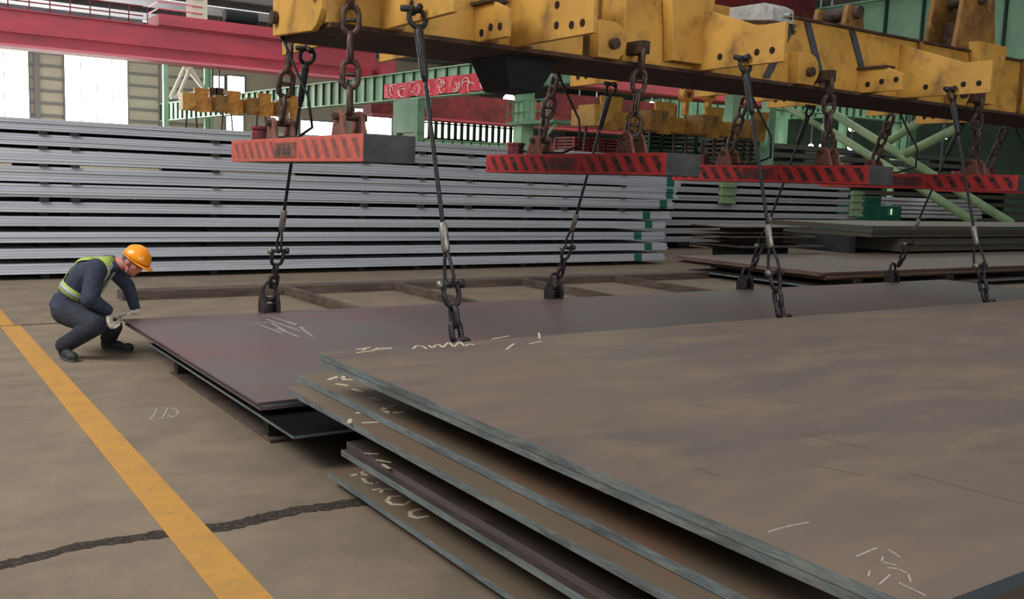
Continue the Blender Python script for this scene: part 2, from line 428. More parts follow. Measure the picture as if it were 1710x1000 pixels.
nz2 = [(g0+i*(g1-g0)/5, g0+(i+1)*(g1-g0)/5-.003) for i in range(5)]
pile(aty(1455, 380, 13.6).x, 34, 13.6, 16.6, nz2, 'plate_tan', 'green_grey', '%s plate of the upper pack in the raised greenish grey pile at right', jit=.02)
for x in (19.2, 21.8, 24.6, 27.5):
    tag(MB().box(x-.1, x+.1, 14.0, 16.2, nz[-1][1] if x > x0 else .35, g0, 'spacer').build('timber_bearer'), 'dark bearer carrying the upper greenish grey pack', 'bearer', 'bearers under the upper greenish pack')
    if x > x0: tag(MB().box(x-.1, x+.1, 14.3, 16.2, 0, nz[0][0], 'spacer').build('timber_bearer'), 'dark bearer carrying the middle greenish grey pack', 'bearer', 'bearers under the middle greenish pack')
# dark sheets fanned out beside the end of the pale stack
lst = [(1133,380,1320,.93),(1122,396,1280,.80),(1128,404,1300,.72),(1122,414,1310,.62),(1126,424,1290,.52),(1124,432,1300,.45)]
for j, (u, v, u2, z) in enumerate(lst):
    p = atz(u, v, z); 
    x0_ = 15.55+.1*R3.random(); y0_ = 14.6+.12*j*(1 if j % 2 else -1)
    plate(x0_, 18.4, y0_, 15.75+.0*j, z-.03, z, 'plate_tan' if j == 0 else 'plate_dark', 'edge_rust' if j % 2 else 'plate_dark', 'dark brown sheet, %s in the small fanned pile beside the green-marked stack' % ['topmost','second down','third down','fourth down','fifth down','lowest'][j])
    if j:
        zp = lst[j-1][3]-.03
        tag(MB().box(16.4, 17.9, 15.0, 15.6, z, zp, 'spacer').build('timber_spacer'), 'dark spacer under the %s sheet of the small fanned pile' % ['topmost','second','third','fourth','fifth'][j-1], 'spacer')
tag(MB().box(16.2, 18.0, 14.9, 15.6, 0, .42, 'spacer').build('timber_bearer'), 'dark block under the small fanned pile of brown sheets', 'bearer')
# far plate stacks in the next bay
for i, (ux, vx, u2, y) in enumerate([(1300, 252, 1716, 34), (1290, 268, 1716, 31)]):
    for j in range(9 if i == 0 else 5):
        za = .4+j*.46
        plate(33.5, 60, y, y+2.4, za, za+.22, 'grey_plate_far', 'green_grey', 'long dim plate, tier %s, in the %s store row beyond the columns' % (['one','two','three','four','five','six','seven','eight','nine'][j], 'rear' if i == 0 else 'front'))
    zb = [.4+j*.46 for j in range(9 if i == 0 else 5)]
    for x in (35, 42, 49, 57):
        tag(MB().box(x-.14, x+.14, y+.2, y+2.2, 0, zb[0], 'spacer').build('timber_bearer'), 'dark bearer under the %s dim store row beyond the columns' % ('rear' if i == 0 else 'front'), 'bearer', 'bearers under store row %d' % i)
        for j in range(len(zb)-1):
            tag(MB().box(x-.1, x+.1, y+.15, y+2.2, zb[j]+.22, zb[j+1], 'spacer').build('timber_spacer'), 'dark spacer between plate packs of the %s store row' % ('rear' if i == 0 else 'front'), 'spacer', 'spacers of store row %d' % i)

# floor skid rails behind the lifted plate
e = empty('skid_frame', (8.3, 13.1, 0), 'low rusty steel skid frame on the floor behind the lifted plate', 'skid frame')
MB().box(2.7, 13.5, 13.05, 13.4, 0, .12, 'rail_steel').build('cross_rail', e)
for x in (4.95, 6.72, 9.1, 11.15):
    MB().box(x-.05, x+.05, 9.62, 13.05, 0, .12, 'rail_steel').build('rail', e)

# ---- red-brown plate being lifted, with the plates under it
XL, XR = 1.945, 15.5
e = empty('steel_plate', ((XL+XR)/2, 7.5, .285), 'large red-brown steel plate whose far corner the worker holds, clamped to the slings', 'steel plate')
MB().box(XL, XR, 5.62, 9.41, .285, .30, 'plate_red', 'edge_red').build('slab', e)
strokes('chalk_stroke', [[(437,528),(470,527)],[(424,540),(452,538),(476,552)],[(436,543),(470,556)],[(446,533),(500,552)],[(456,530),(492,540),(522,562)],[(462,548),(498,562)],[(470,534),(508,548)]], .3005, .02, 'chalk', e)
plate(XL+.02, XR-.1, 5.615, 9.40, .268, .283, 'plate_red', 'edge_mill', 'thin steel plate directly beneath the red-brown lifted plate')
plate(XL+.01, XR-.1, 5.61, 9.38, .250, .266, 'plate_red', 'edge_red', 'third plate down in the red-brown group beside the worker')
plate(1.97, XR-.3, 5.09, 8.5, .196, .212, 'plate_shadow', 'edge_mill', 'lower shadow-blackened plate sticking out toward the camera under the red-brown group')
for y in (6.1, 7.4, 8.2):
    tag(MB().box(2.3, 15.0, y-.04, y+.04, .212, .25, 'timber').build('timber_bearer'), 'dark bearer between the red-brown group and the plate beneath', 'bearer', 'bearers inside the red-brown pile')
for y, lb in ((8.05, 'far'), (5.86, 'near')):
    tag(MB().box(2.08, 15.0, y-.05, y+.05, .02, .196, 'timber').build('timber_bearer'), 'dark bearer on the floor under the %s side of the red-brown pile' % lb, 'bearer')
tag(MB().box(2.06, 9, 5.72, 8.15, 0, .02, 'rail_steel').build('base_sheet'), 'flat grey sheet lying on the concrete under the red-brown pile', 'steel sheet')

# ---- near stack
XN = 13.2
def near_plate(x0, y0, y1, z0, z1, mt, ms, label, marks=None, w=.03):
    e = empty('steel_plate', ((x0+XN)/2, (y0+y1)/2, z0), label, 'steel plate')
    sl = MB().box(x0, XN, y0, y1, z0, z1, mt, ms).build('slab', e)
    sl.data.materials.append(MT['edge_dark']); sl.data.polygons[2].material_index = 2
    if marks: strokes('paint_stroke', marks, z1+.0003, w, 'paint_white', e)
    return e
top_plate = near_plate(2.05, 1.22, 4.93, .691, .724, 'plate_tan', 'edge_mill', 'topmost brown steel plate of the near stack, filling the right foreground',
    [[(596,583),(618,580)],[(596,589),(620,586)],[(606,585),(612,581)],[(622,586),(630,581),(654,581)],[(626,584),(654,582)],[(690,582),(696,577),(706,578),(712,582)],[(716,577),(722,581),(728,576)],[(732,575),(740,580),(748,572)],[(750,572),(758,579),(766,572)],[(768,571),(776,578),(784,574),(792,576)],
     [(822,566),(850,561)],[(846,583),(858,574)],[(884,574),(904,570)],[(900,556),(901,565)]], .013)
strokes('scratch_mark', [[(1283,888),(1310,880),(1350,872)],[(1430,929),(1463,915)],[(1474,930),(1472,938),(1496,944)],[(1482,948),(1500,950),(1516,958),(1521,972)],[(1450,962),(1452,954)],[(1468,976),(1486,960)],[(1502,974),(1545,994)],[(1484,918),(1502,930)]], .7243, .0055, 'chalk', top_plate)
near_plate(2.055, 1.25, 4.90, .657, .690, 'plate_dark', 'edge_mill', 'second plate down in the near stack, flush under the top plate')
near_plate(2.12, 1.3, 5.42, .464, .502, 'plate_rust', 'edge_mill', 'upper plate of the second tier in the near stack, with cream painted marks',
    [[(549,634),(566,628),(580,630),(566,634),(590,634)],[(563,641),(580,644)],[(590,650),(604,654)],[(618,664),(636,668)],[(664,676),(644,680),(640,685),(652,690),(672,688)]], .03)
near_plate(2.0, 1.3, 5.28, .425, .46, 'plate_rust', 'edge_mill', 'lower plate of the second tier in the near stack, its rusty rim sticking out',
    [[(596,689),(600,690)],[(606,706),(632,705)],[(583,706),(585,700)]], .022)
near_plate(2.09, 1.3, 4.62, .251, .284, 'plate_dark', 'edge_red', 'upper plate of the third tier in the near stack',
    [[(610,757),(630,758)],[(630,768),(652,772)],[(640,776),(650,782)]], .018)
near_plate(2.05, 1.3, 4.60, .217, .250, 'plate_dark', 'edge_mill', 'lower plate of the third tier in the near stack')
near_plate(2.05, 1.3, 4.77, .05, .08, 'plate_rust', 'edge_mill', 'lowest painted plate of the near stack, with cream looped marks near its corner',
    [[(588,794),(600,791),(606,788)],[(600,791),(612,793)],[(606,799),(612,806),(626,808),(636,803)],[(624,818),(640,815),(656,818)],[(640,815),(636,822)],[(668,828),(652,829),(646,836),(654,842),(676,843),(686,836)],[(702,850),(686,854),(685,861),(696,865),(714,862)]], .022)
near_plate(2.2, 1.3, 4.25, .0, .03, 'plate_dark', 'edge_rust', 'dark rusty plate lying flat on the concrete under the near stack')
def bearers(zs, lab, ys, x0=2.55):
    for y in ys:
        tag(MB().box(x0, XN-.3, y-.05, y+.05, zs[0], zs[1], 'timber').build('timber_bearer'), lab, 'bearer', lab)
strokes('scuff_mark', [[(1155,674),(1172,677),(1210,684)],[(1225,693),(1240,695)],[(1340,724),(1390,736),(1448,749)],[(1160,780),(1200,795)],[(1520,790),(1600,812),(1710,842)],[(1355,776),(1440,794)],[(1100,573),(1135,575)],[(1040,567),(1056,568)],[(1300,668),(1345,676)]], .7241, .0045, 'dark_scratch', top_plate)
bearers((.503,.657), 'dark bearer under the top tier of the near stack', (1.8, 3.3, 4.5), 2.7)
bearers((.284,.425), 'dark bearer under the second tier of the near stack', (1.8, 3.3, 4.35))
bearers((.08,.217), 'dark bearer under the third tier of the near stack', (1.8, 3.3, 4.3))
bearers((.03,.05), 'thin bearer under the lowest painted plate of the near stack', (1.8, 3.0, 4.1))

# ------------------------------------------------------------------ lifting beam overhead
YF, YB, ZB, ZT, BX0, BX1 = 7.0, 8.0, 2.88, 3.56, 2.95, 18.0
beam = empty('lifting_beam', (10.4, 7.5, ZB), 'long yellow lifting beam with cross arms, hanging over the plates', 'lifting beam')
g = MB()
g.box(BX0, 5.45, YF, YB, ZB, ZT, 'yellow', 'yellow').box(5.45, 5.93, YF+.35, YB, ZB, ZT, 'yellow_dirty').box(5.93, BX1, YF, YB, ZB, ZT, 'yellow')
g.build('main_girder', beam, bevel=.01)
fl = MB(); fl.box(BX0+.02, BX1, YF-.05, YB+.05, ZB-.035, ZB, 'under_rust'); fl.build('bottom_flange', beam)
MB().box(7.7, BX1, YF-.04, YB+.04, ZT, ZT+.025, 'under_rust').build('top_flange', beam)
# rounded end plate
ep = [(BX0, 8.03, 2.88),(BX0, 7.16, 2.83),(BX0, 7.06, 2.87),(BX0, 6.98, 2.97),(BX0, 6.98, 3.56),(BX0, 8.03, 3.56)]
pp = MB().prism(ep[::-1], (-.05,0,0), 'yellow').build('end_plate', beam, bevel=.008)
for y, z in ((7.93, 3.02),(7.1, 3.12)):
    MB().cyl((BX0-.05, y, z), (BX0-.1, y, z), .055, 'chain_rust', 10).build('bolt', beam)
def arm(x, side, zt_end, zt_root, holes, t=.045, ye=None, yr=None, w=.28, lid=False, root_out=None, zb=2.87, m='yellow'):
    # a pair of cheek plates cantilevered from the girder, holes for the sling shackles
    yr = yr if yr is not None else (YF if side < 0 else YB)
    ye = ye if ye is not None else (5.85 if side < 0 else 9.15)
    pts = [(x, yr, zb), (x, ye, zb), (x, ye, zt_end), (x, ye-side*.32, zt_end), (x, yr, zt_root)]
    if lid: pts = [(x, yr, zb), (x, ye, zb), (x, ye, zt_end-.08), (x, ye-side*.2, zt_end), (x, yr, zt_end)]
    o = MB()
    o.prism(pts, (t,0,0), m)
    o.prism([(x+t, yr, zb), (x+t, yr+side*.18, zb), (x+t, yr, zb+.25)], (.1,0,0), 'yellow_dirty')
    a = o.build('arm', beam, bevel=.006)
    if lid: MB().box(x-.04, x+t+.1, min(yr, ye-side*.2), max(yr, ye-side*.2), zt_end, zt_end+.025, 'under_rust').build('cap_plate', beam)
    for (hy, hz) in holes:
        MB().cyl((x-.004, hy, hz), (x+t*.4, hy, hz), .032, 'hole', 12).build('bolt_hole', a)
for x in (3.4, 6.82, 10.2, 13.62):
    ze = 3.22
    arm(x, -1, ze, 3.5, [(5.98,3.03),(6.14,3.03),(6.46,3.0)] if x < 4 else [(5.98,2.98),(6.16,2.98),(6.62,2.98)])
for x in (3.4, 6.95, 10.4, 13.9):
    arm(x, 1, 3.12, 3.4, [(9.0,2.97),(8.85,2.97)])
arm(4.64, -1, 3.35, 3.6, [(5.98,2.96),(6.12,2.96),(6.32,2.98),(6.32,3.14)], w=.3)
arm(4.28, -1, 3.17, 3.2, [(6.88,2.94),(6.74,2.97),(6.6,2.96)], ye=6.5, w=.24, lid=True)
arm(9.45, -1, 3.13, 3.2, [(6.86,2.96),(6.68,2.98),(6.5,2.99)], ye=6.42, w=.26, lid=True)
for x in (4.3, 8.7, 9.6, 12.2): arm(x, 1, 3.1, 3.2, [(8.55,2.97),(8.7,2.97)], ye=8.85, w=.3)
# tapered hanger plates on the near face and the hoisting stands above them
for (x0, x1, xb0, xb1) in ((6.36, 6.98, 6.44, 6.84), (11.6, 12.3, 11.84, 12.1)):
    MB().prism([(xb0,6.86,2.93),(xb1,6.86,2.93),(x1,6.86,3.68),(x0,6.86,3.68)], (0,.13,0), 'yellow').build('hanger_plate', beam, bevel=.006)
def stand(x, w, h, y=7.3):
    o = MB()
    for yy in (y, y+.42):
        o.prism([(x-w/2,yy,ZT+.02),(x+w/2,yy,ZT+.02),(x+w*.33,yy,ZT+h),(x-w*.33,yy,ZT+h)], (0,.06,0), 'yellow_dirty')
    o.box(x-w*.12, x+w*.12, y+.06, y+.42, ZT+.02, ZT+h*.5, 'under_rust')
    s_ = o.build('hoist_stand', beam, bevel=.006)
    MB().cyl((x, y-.07, ZT+h*.78), (x, y+.55, ZT+h*.78), .075, 'chain_rust', 14).build('pin', s_)
stand(9.72, .42, .36); stand(9.98, .3, .3, 7.75); stand(12.3, 1.0, 1.0)
# pin bosses above the magnet chains
for x in (5.68, 8.42, 11.35):
    o = MB()
    o.prism([(x-.16,6.86,2.87),(x+.08,6.86,2.87)] + [(x+.17*math.cos(t), 6.86, 3.03+.17*math.sin(t)) for t in [-.9+.27*i for i in range(10)]] + [(x-.16,6.86,3.2)], (0,.14,0), 'yellow')
    b_ = o.build('pin_boss', beam, bevel=.005)
    MB().cyl((x, 6.80, 3.0), (x, 6.86, 3.0), .05, 'chain_rust', 14).build('pin', b_)
# dark diagonal straps over the near face
for a, b in (((8.5,3.55),(8.84,2.9)), ((9.27,3.55),(9.65,2.9)), ((8.27,3.5),(7.9,2.9))):
    MB().prism([(a[0]-.05,YF,a[1]),(a[0]+.05,YF,a[1]),(b[0]+.05,YF,b[1]),(b[0]-.05,YF,b[1])], (0,-.02,0), 'blue_grey_strip').build('strap', beam)
# vertical stiffeners
for x in (7.55, 10.55, 12.9, 14.6): MB().box(x-.012, x+.012, YF-.06, YF, ZB, ZT, 'yellow_dirty').build('stiffener', beam)
# dark reel housing below the girder
MB().hexa([(4.86,7.3,2.55),(5.2,7.3,2.55),(5.2,7.75,2.55),(4.86,7.75,2.55),(4.72,7.2,2.85),(5.34,7.2,2.85),(5.34,7.8,2.85),(4.72,7.8,2.85)], 'black_box').build('reel_housing', beam, bevel=.02)
# grey junction box on the arm
jb = MB()
c0 = (6.9, 6.28, 3.38)
jb.prism([(6.83,6.02,3.25),(6.83,6.55,3.31),(6.83,6.55,3.43),(6.83,6.12,3.42),(6.83,6.02,3.37)], (.3,0,0), 'box_grey')
j_ = jb.build('junction_box', beam, bevel=.01)
MB().cyl((7.0, 6.02, 3.31), (7.0, 5.95, 3.31), .022, 'box_grey', 10).build('cable_gland', j_)
pts = []
for i in range(12):
    t = i/11; pts.append((7.0+1.2*t, 5.95+.95*t, 3.31-.9*t*(1-t)*.35+.1*t))
MB().tube(pts, .014, 'cable', 6).build('cable', j_)
# wire rope hanger above
# ------------------------------------------------------------------ chains
def frame(d):
    d = d.normalized(); a = Vector((0,1,0)) - d*d.y; a.normalize(); return d, a, d.cross(a)
def link_mesh(c, d, a, L=.25, W=.145, r=.02, stud=True, m='chain_rust'):
    mb = MB(); pts = []; R_ = W/2-r; h = L/2-r-R_
    for i in range(8):
        t = math.pi*i/7; pts.append(c + d*(-h-R_*math.sin(t)) + a*(R_*math.cos(t)))
    for i in range(8):
        t = math.pi*i/7; pts.append(c + d*(h+R_*math.sin(t)) - a*(R_*math.cos(t)))
    mb.tube(pts, r, m, 8, closed=True)
    if stud: mb.cyl(c+a*R_, c-a*R_, r*.7, m, 8)
    return mb
def chain(p0, p1, label, L=.25, W=.165, r=.024, group=None, tw=0):
    p0 = Vector(p0); p1 = Vector(p1); d, a, b = frame(p1-p0)
    if tw: a, b = a*math.cos(tw)+b*math.sin(tw), b*math.cos(tw)-a*math.sin(tw)
    pitch = L-2*r; n = max(1, round(((p1-p0).length+.0)/pitch)); st = (p1-p0).length/n
    e = empty('lifting_chain', p0, label, 'chain', group)
    for i in range(n):
        c = p0 + d*(st*(i+.5)); link_mesh(c, d, a if i % 2 == 0 else b, max(L, st+2*r), W, r).build('chain_link', e, smooth=True)
    return e
# ------------------------------------------------------------------ lifting magnets
WH = ['leftmost', 'second from the left', 'third from the left', 'fourth from the left', 'rightmost']
for k, x in enumerate((2.90, 5.80, 8.68, 11.62, 14.56)):
    w = .42; z0, z1 = 1.82, 2.02; y0, y1 = 6.2, 9.15
    e = empty('lifting_magnet', (x+w/2, 7.6, z0), '%s red magnet with slanted dark stripes, %s under the yellow beam' % ('haze-pale' if k == 0 else 'dark', WH[k]), 'magnet')
    mb = MB(); hz = 'hazard_hazed' if k == 0 else 'hazard'
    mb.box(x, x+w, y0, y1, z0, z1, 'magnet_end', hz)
    for i, f in enumerate(mb.f):
        c = sum((mb.v[q] for q in f), Vector())/4
        if abs(c.y-y0) < .01 or abs(c.y-y1) < .01: mb.m[i] = mb.mi('magnet_end')
    body = mb.build('magnet_body', e, origin=(x+w/2, (y0+y1)/2, (z0+z1)/2), bevel=.006)
    np_ = MB(); np_.box(x-.006, x, 7.47, 7.95, z0+.035, z1-.04, 'lug_rust' if k == 0 else 'drum_red')
    gl = np_.build('name_plate', e, bevel=.002)
    for q, yy in enumerate((7.86, 7.74, 7.62)):     # three worn dark characters
        gm = MB()
        for (a, b, c, d) in (((-.035,.035,.012,.02)), ((-.035,.035,.05,.058)), ((-.005,.005,-.0,.09)), ((-.04,-.03,.0,.06)), ((.03,.04,.0,.06)), ((-.035,.035,-.008,0) if q != 1 else (-.02,.02,.08,.088))):
            gm.box(x-.0085, x-.006, yy+a, yy+b, z0+.055+c, z0+.055+d, 'magnet_end')
        gm.build('lettering', gl)
    for yl in (6.90, 8.38):
        lg = MB()
        for xx in (x+.11, x+.27):
            lg.prism([(xx,yl-.13,z1),(xx,yl+.13,z1),(xx,yl+.075,z1+.16),(xx,yl+.03,z1+.2),(xx,yl-.03,z1+.2),(xx,yl-.075,z1+.16)], (.035,0,0), 'lug_rust')
        l_ = lg.build('lug', e, bevel=.006)
        MB().cyl((x+.07, yl, z1+.15), (x+.35, yl, z1+.15), .028, 'chain_rust', 12).build('pin', l_)
    dr = MB(); dr.cyl((x+.2, 8.86, z1), (x+.2, 8.86, z1+.11), .095, 'drum_red', 20).cyl((x+.2, 8.86, z1+.11), (x+.2, 8.86, z1+.135), .11, 'drum_red', 20)
    dr.build('terminal_drum', e, smooth=False)
    cb = [(x+.2, 8.77, z1+.06),(x+.2, 8.6, z1+.03),(x+.22, 8.0, z1+.02),(x+.25, 7.75, z1+.10),(x+.2, 7.72, z1+.35),(x+.12, 7.85, z1+.62),(x+.05, 7.95, z1+.86)]
    sm = []
    for i in range(len(cb)-1):
        a, b = Vector(cb[i]), Vector(cb[i+1])
        for t in (0, .5): sm.append(a.lerp(b, t))
    sm.append(Vector(cb[-1]))
    MB().tube(sm, .013, 'cable', 6).build('cable', e, smooth=True)
    tops = ((7.15, 3.12), (8.16, 2.84)) if k == 0 else ((7.06 if k != 1 else 7.18, 2.98), (8.1, 2.84))
    if k == 0: tops = ((6.88, 3.62), (8.16, 2.84))
    for (yt, zt), yl, nm in ((tops[0], 6.90, 'near'), (tops[1], 8.38, 'far')):
        yt_ = yt if k == 0 and nm == 'near' else (6.78 if nm == 'near' else yt)
        if k == 0: yt_ = 6.90 if nm == 'near' else 8.16
        if k == 1 and nm == 'near': yt_ = 6.82; zt = 3.0
        if k > 1 and nm == 'near': zt = 2.98
        if nm == 'near':
            lx = x+.21-(.22 if k > 1 else 0)
            MB().box(lx-.05, lx+.05, yt_-.05, YF, zt-.06, zt+.06, 'under_rust').build('chain_lug', beam, bevel=.008)
        chain((x+.21-(.22 if k > 1 and nm == 'near' else 0), yt_ if nm == 'near' else 8.16, zt), (x+.21, yl, z1+.17), 'rusty stud-link chain at the %s end of the %s striped magnet' % (nm, WH[k]), tw=.5 if nm == 'near' else .2)

# ------------------------------------------------------------------ wire rope slings with plate clamps
def sling(pt, pb, label, side):
    pt = Vector(pt); pb = Vector(pb); T = (pb-pt).length; d, a, b = frame(pb-pt)
    X = Vector((1,0,0)); X = (X - d*X.dot(d)).normalized(); Yv = d.cross(X)
    at = lambda s, dx=0, dy=0: pt + d*s + X*dx + Yv*dy
    e = empty('rope_sling', pt, label, 'sling')
    sh = MB(); pts = [at(.085 - .07*math.cos(t), .068*math.sin(t), 0) for t in [2*math.pi*i/18 for i in range(18)]]
    sh.tube(pts, .019, 'rope_black', 8, closed=True); sh.cyl(at(.02, 0, -.06), at(.02, 0, .06), .026, 'rope_black', 10).cyl(at(.02, -.12, 0), at(.02, .03, 0), .024, 'rope_black', 10)
    sh.build('shackle', e, smooth=True)
    MB().tube([at(.14), at(.2), at(.5), at(.56)], [.03, .034, .03, .018], 'rope_black', 12).build('sleeve', e, smooth=True)
    mb = MB(); n = 24; L0, L1 = .55, T-1.14
    mb.tube([at(L0+(L1-L0)*i/n) for i in range(n+1)], .0165, 'rope_black', 8); mb.build('rope', e, smooth=True)
    MB().tube([at(T-1.15), at(T-1.13), at(T-.95), at(T-.93)], [.022,.031,.031,.022], 'ferrule', 12).build('ferrule', e, smooth=True)
    ey = MB(); P = [at(T-.94, 0, .012)] + [at(T-.94+.22*t, 0, .012+.05*math.sin(t*1.7)) for t in (.3,.6,.9)] + [at(T-.70, 0, .03), at(T-.685, 0, 0), at(T-.70, 0, -.03)] + [at(T-.94+.22*t, 0, -.012-.05*math.sin(t*1.7)) for t in (.9,.6,.3)] + [at(T-.94, 0, -.012)]
    ey.tube(P, .013, 'rope_black', 8); ey.build('eye_loop', e, smooth=True)
    s2 = MB(); s2.cyl(at(T-.70, -.08, 0), at(T-.70, .08, 0), .018, 'clamp_dark', 10).cyl(at(T-.70, -.10, 0), at(T-.70, -.075, 0), .032, 'ferrule', 10).cyl(at(T-.70, .075, 0), at(T-.70, .105, 0), .034, 'clamp_dark', 10)
    s2.tube([at(T-.70, -.055), at(T-.62, -.062), at(T-.56, -.045), at(T-.53, 0), at(T-.56, .045), at(T-.62, .062), at(T-.70, .055)], .019, 'clamp_dark', 8)
    s2.build('lower_shackle', e, smooth=True)
    for j, c in enumerate((T-.47, T-.36)):
        link_mesh(at(c), d, Yv if j == 0 else X, .185, .115, .021, False, 'clamp_dark').build('chain_link', e, smooth=True)
    # plate clamp: a C-shaped body gripping the plate edge, with a pivoting eye
    s = side; y = pb.y; x = pb.x
    cl = MB()
    prof = [(y+s*.085,.41),(y+s*.03,.50),(y-s*.05,.50),(y-s*.095,.38),(y-s*.095,.303),(y+s*.014,.303),(y+s*.014,.248),(y-s*.05,.248),(y-s*.05,.222),(y+s*.085,.222)]
    for xx in (x-.09, x+.055): cl.prism([(xx, q[0], q[1]) for q in prof], (.035,0,0), 'clamp_dark')
    cl.prism([(x-.055, q[0], q[1]) for q in [(y+s*.085,.222),(y+s*.085,.38),(y+s*.025,.38),(y+s*.025,.222)]], (.11,0,0), 'clamp_dark')
    c_ = cl.build('plate_clamp', e, bevel=.005)
    rg = MB(); q = at(T-.25); tgt = Vector((x, y, .42))
    pts = [Vector((x, y+.0, .52)) + Vector((math.sin(t)*.07, 0, -math.cos(t)*.09)) for t in [2*math.pi*i/16 for i in range(16)]]
    rg.tube(pts, .02, 'clamp_dark', 8, closed=True).cyl((x-.06, y, .425), (x+.06, y, .425), .02, 'clamp_dark', 10)
    rg.build('clamp_ring', c_, smooth=True)
    return e
NX = (3.41, 6.82, 10.22); NT = (3.34, 6.78, 10.15)
for k in range(3):
    sling((NT[k], 6.28, 2.95), (NX[k], 5.6, .30), 'wire rope sling on the near edge of the lifted plate, %s of three' % ['leftmost', 'middle', 'rightmost'][k], -1)
FX = (3.38, 7.04, 10.5, 14.04); FT = (3.38, 7.0, 10.45, 13.98)
for k in range(4):
    sling((FT[k], 8.42, 2.88), (FX[k], 9.43, .30), 'wire rope sling on the far edge of the lifted plate, %s there' % ['leftmost', 'second from left', 'third from left', 'rightmost'][k], 1)

# ------------------------------------------------------------------ the worker
rr = (RW @ Vector((1,0,0))); uu = Vector((0,0,1)); rr.z = 0; rr.normalize()
ff = Vector((-rr.y, rr.x, 0))           # horizontal, away from the viewer = his left
Q = atd
def cap(mb, a, b, r0, r1, m, seg=14):
    a = Vector(a); b = Vector(b); mb.tube([a, b], [r0, r1], m, seg); mb.ell(a, r0, r0, r0, m, seg=seg); mb.ell(b, r1, r1, r1, m, seg=seg)
def basis(x, y, z): return Matrix((x, y, z)).transposed()
def remesh(o, vox, it=4, smooth_f=.5):
    r = o.modifiers.new('remesh', 'REMESH'); r.mode = 'VOXEL'; r.voxel_size = vox; r.use_smooth_shade = True
    s = o.modifiers.new('smooth', 'SMOOTH'); s.iterations = it; s.factor = smooth_f
    return o
heelN, toeN = atz(103,596,0), atz(124,605,0)
heelF, toeF = atz(171,583,0), atz(221,589,0)
ankN = heelN.lerp(toeN, .22)+Vector((0,0,.12)); ankF = heelF.lerp(toeF, .22)+Vector((0,0,.12))
hipN, hipF = Q(119,524,8.66), Q(123,520,8.92)
knN, knF = Q(161,544,8.40), Q(190,545,8.84)
pel = Q(116,516,8.78); mid = Q(128,490,8.8); che = Q(151,459,8.8); nek = Q(183,439,8.8)
shN, shF = Q(160,449,8.58), Q(184,444,8.98)
elN, elF = Q(150,500,8.5), Q(214,478,9.12)
wrN = Q(183,521,8.62); wrF = atz(227,519,.365)
# head frame
hf = (rr*.83 - uu*.52 - ff*.16).normalized(); hs = hf.cross(Vector((rr.x*.5,rr.y*.5,.85))).normalized(); hu = hs.cross(hf).normalized()
hc = Q(222,437,8.82)
HB = basis(hf, hs, hu)
def H(f_, s_, u_): return hc + hf*f_ + hs*s_ + hu*u_
man = empty('person', (mid.x, mid.y, 0), 'worker in navy overalls and orange hard hat squatting and holding the plate corner', 'person')
def head_shapes(mb, m):
    mb.ell(H(0,0,.02), .098, .078, .105, m, HB, 20, 14)
    mb.ell(H(.03,0,-.055), .068, .062, .065, m, HB, 16, 10)
    mb.ell(H(.062,0,-.098), .026, .028, .022, m, HB, 12, 8)      # chin
    mb.ell(H(.1,0,-.018), .02, .014, .03, m, HB, 12, 8)          # nose
    mb.ell(H(.108,0,-.034), .015, .017, .012, m, HB, 10, 8)
    mb.ell(H(.085,0,.03), .018, .05, .012, m, HB, 12, 8)         # brow
    mb.ell(H(.085,0,-.064), .016, .026, .010, m, HB, 12, 8)      # lips
    for s_ in (-1, 1):
        mb.ell(H(.06,s_*.045,-.025), .03, .024, .026, m, HB, 12, 8)   # cheek
        mb.ell(H(-.008,s_*.08,-.01), .022, .009, .032, m, HB, 12, 8)  # ear
def body_shapes(mb, m, k=1.0, arms=True, legs=True):
    fr = basis(rr, ff, uu)
    mb.ell(pel, .13*k, .16*k, .13*k, m, fr, 18, 12)
    cap(mb, pel, mid, .12*k, .12*k, m); cap(mb, mid, che, .12*k, .135*k, m)
    for s_ in (-.07, .07): cap(mb, mid+ff*s_, che+ff*s_*1.2, .105*k, .115*k, m)
    cap(mb, shN.lerp(che,.35), shF.lerp(che,.35), .088*k, .088*k, m)
    cap(mb, che, nek, .1*k, .065*k, m)
bd = MB()
body_shapes(bd, 'skin', .9)
for a, b, r0, r1 in ((shN,elN,.05,.04),(elN,wrN,.04,.028),(shF,elF,.05,.04),(elF,wrF,.04,.028),(hipN,knN,.075,.055),(knN,ankN,.05,.036),(hipF,knF,.075,.055),(knF,ankF,.05,.036)): cap(bd, a, b, r0, r1, 'skin')
cap(bd, nek, H(-.02,0,-.04), .062, .058, 'skin')
head_shapes(bd, 'skin')
body = remesh(bd.build('body', man, smooth=True), .008, 3)
# face details
fm = MB()
for s_ in (-1, 1): fm.ell(H(.088,s_*.033,.008), .010, .013, .006, 'eye_dark', HB, 10, 6)
fm.build('eyes', body, smooth=True)
MB().ell(H(.097,0,-.064), .008, .022, .005, 'lip', HB, 10, 6).build('mouth', body, smooth=True)
hr = MB(); hr.ell(H(-.028,0,.012), .084, .083, .085, 'hair', HB, 18, 12); hr.ell(H(-.06,0,-.03), .045, .06, .04, 'hair', HB, 12, 8)
hr.build('hair', man, smooth=True)
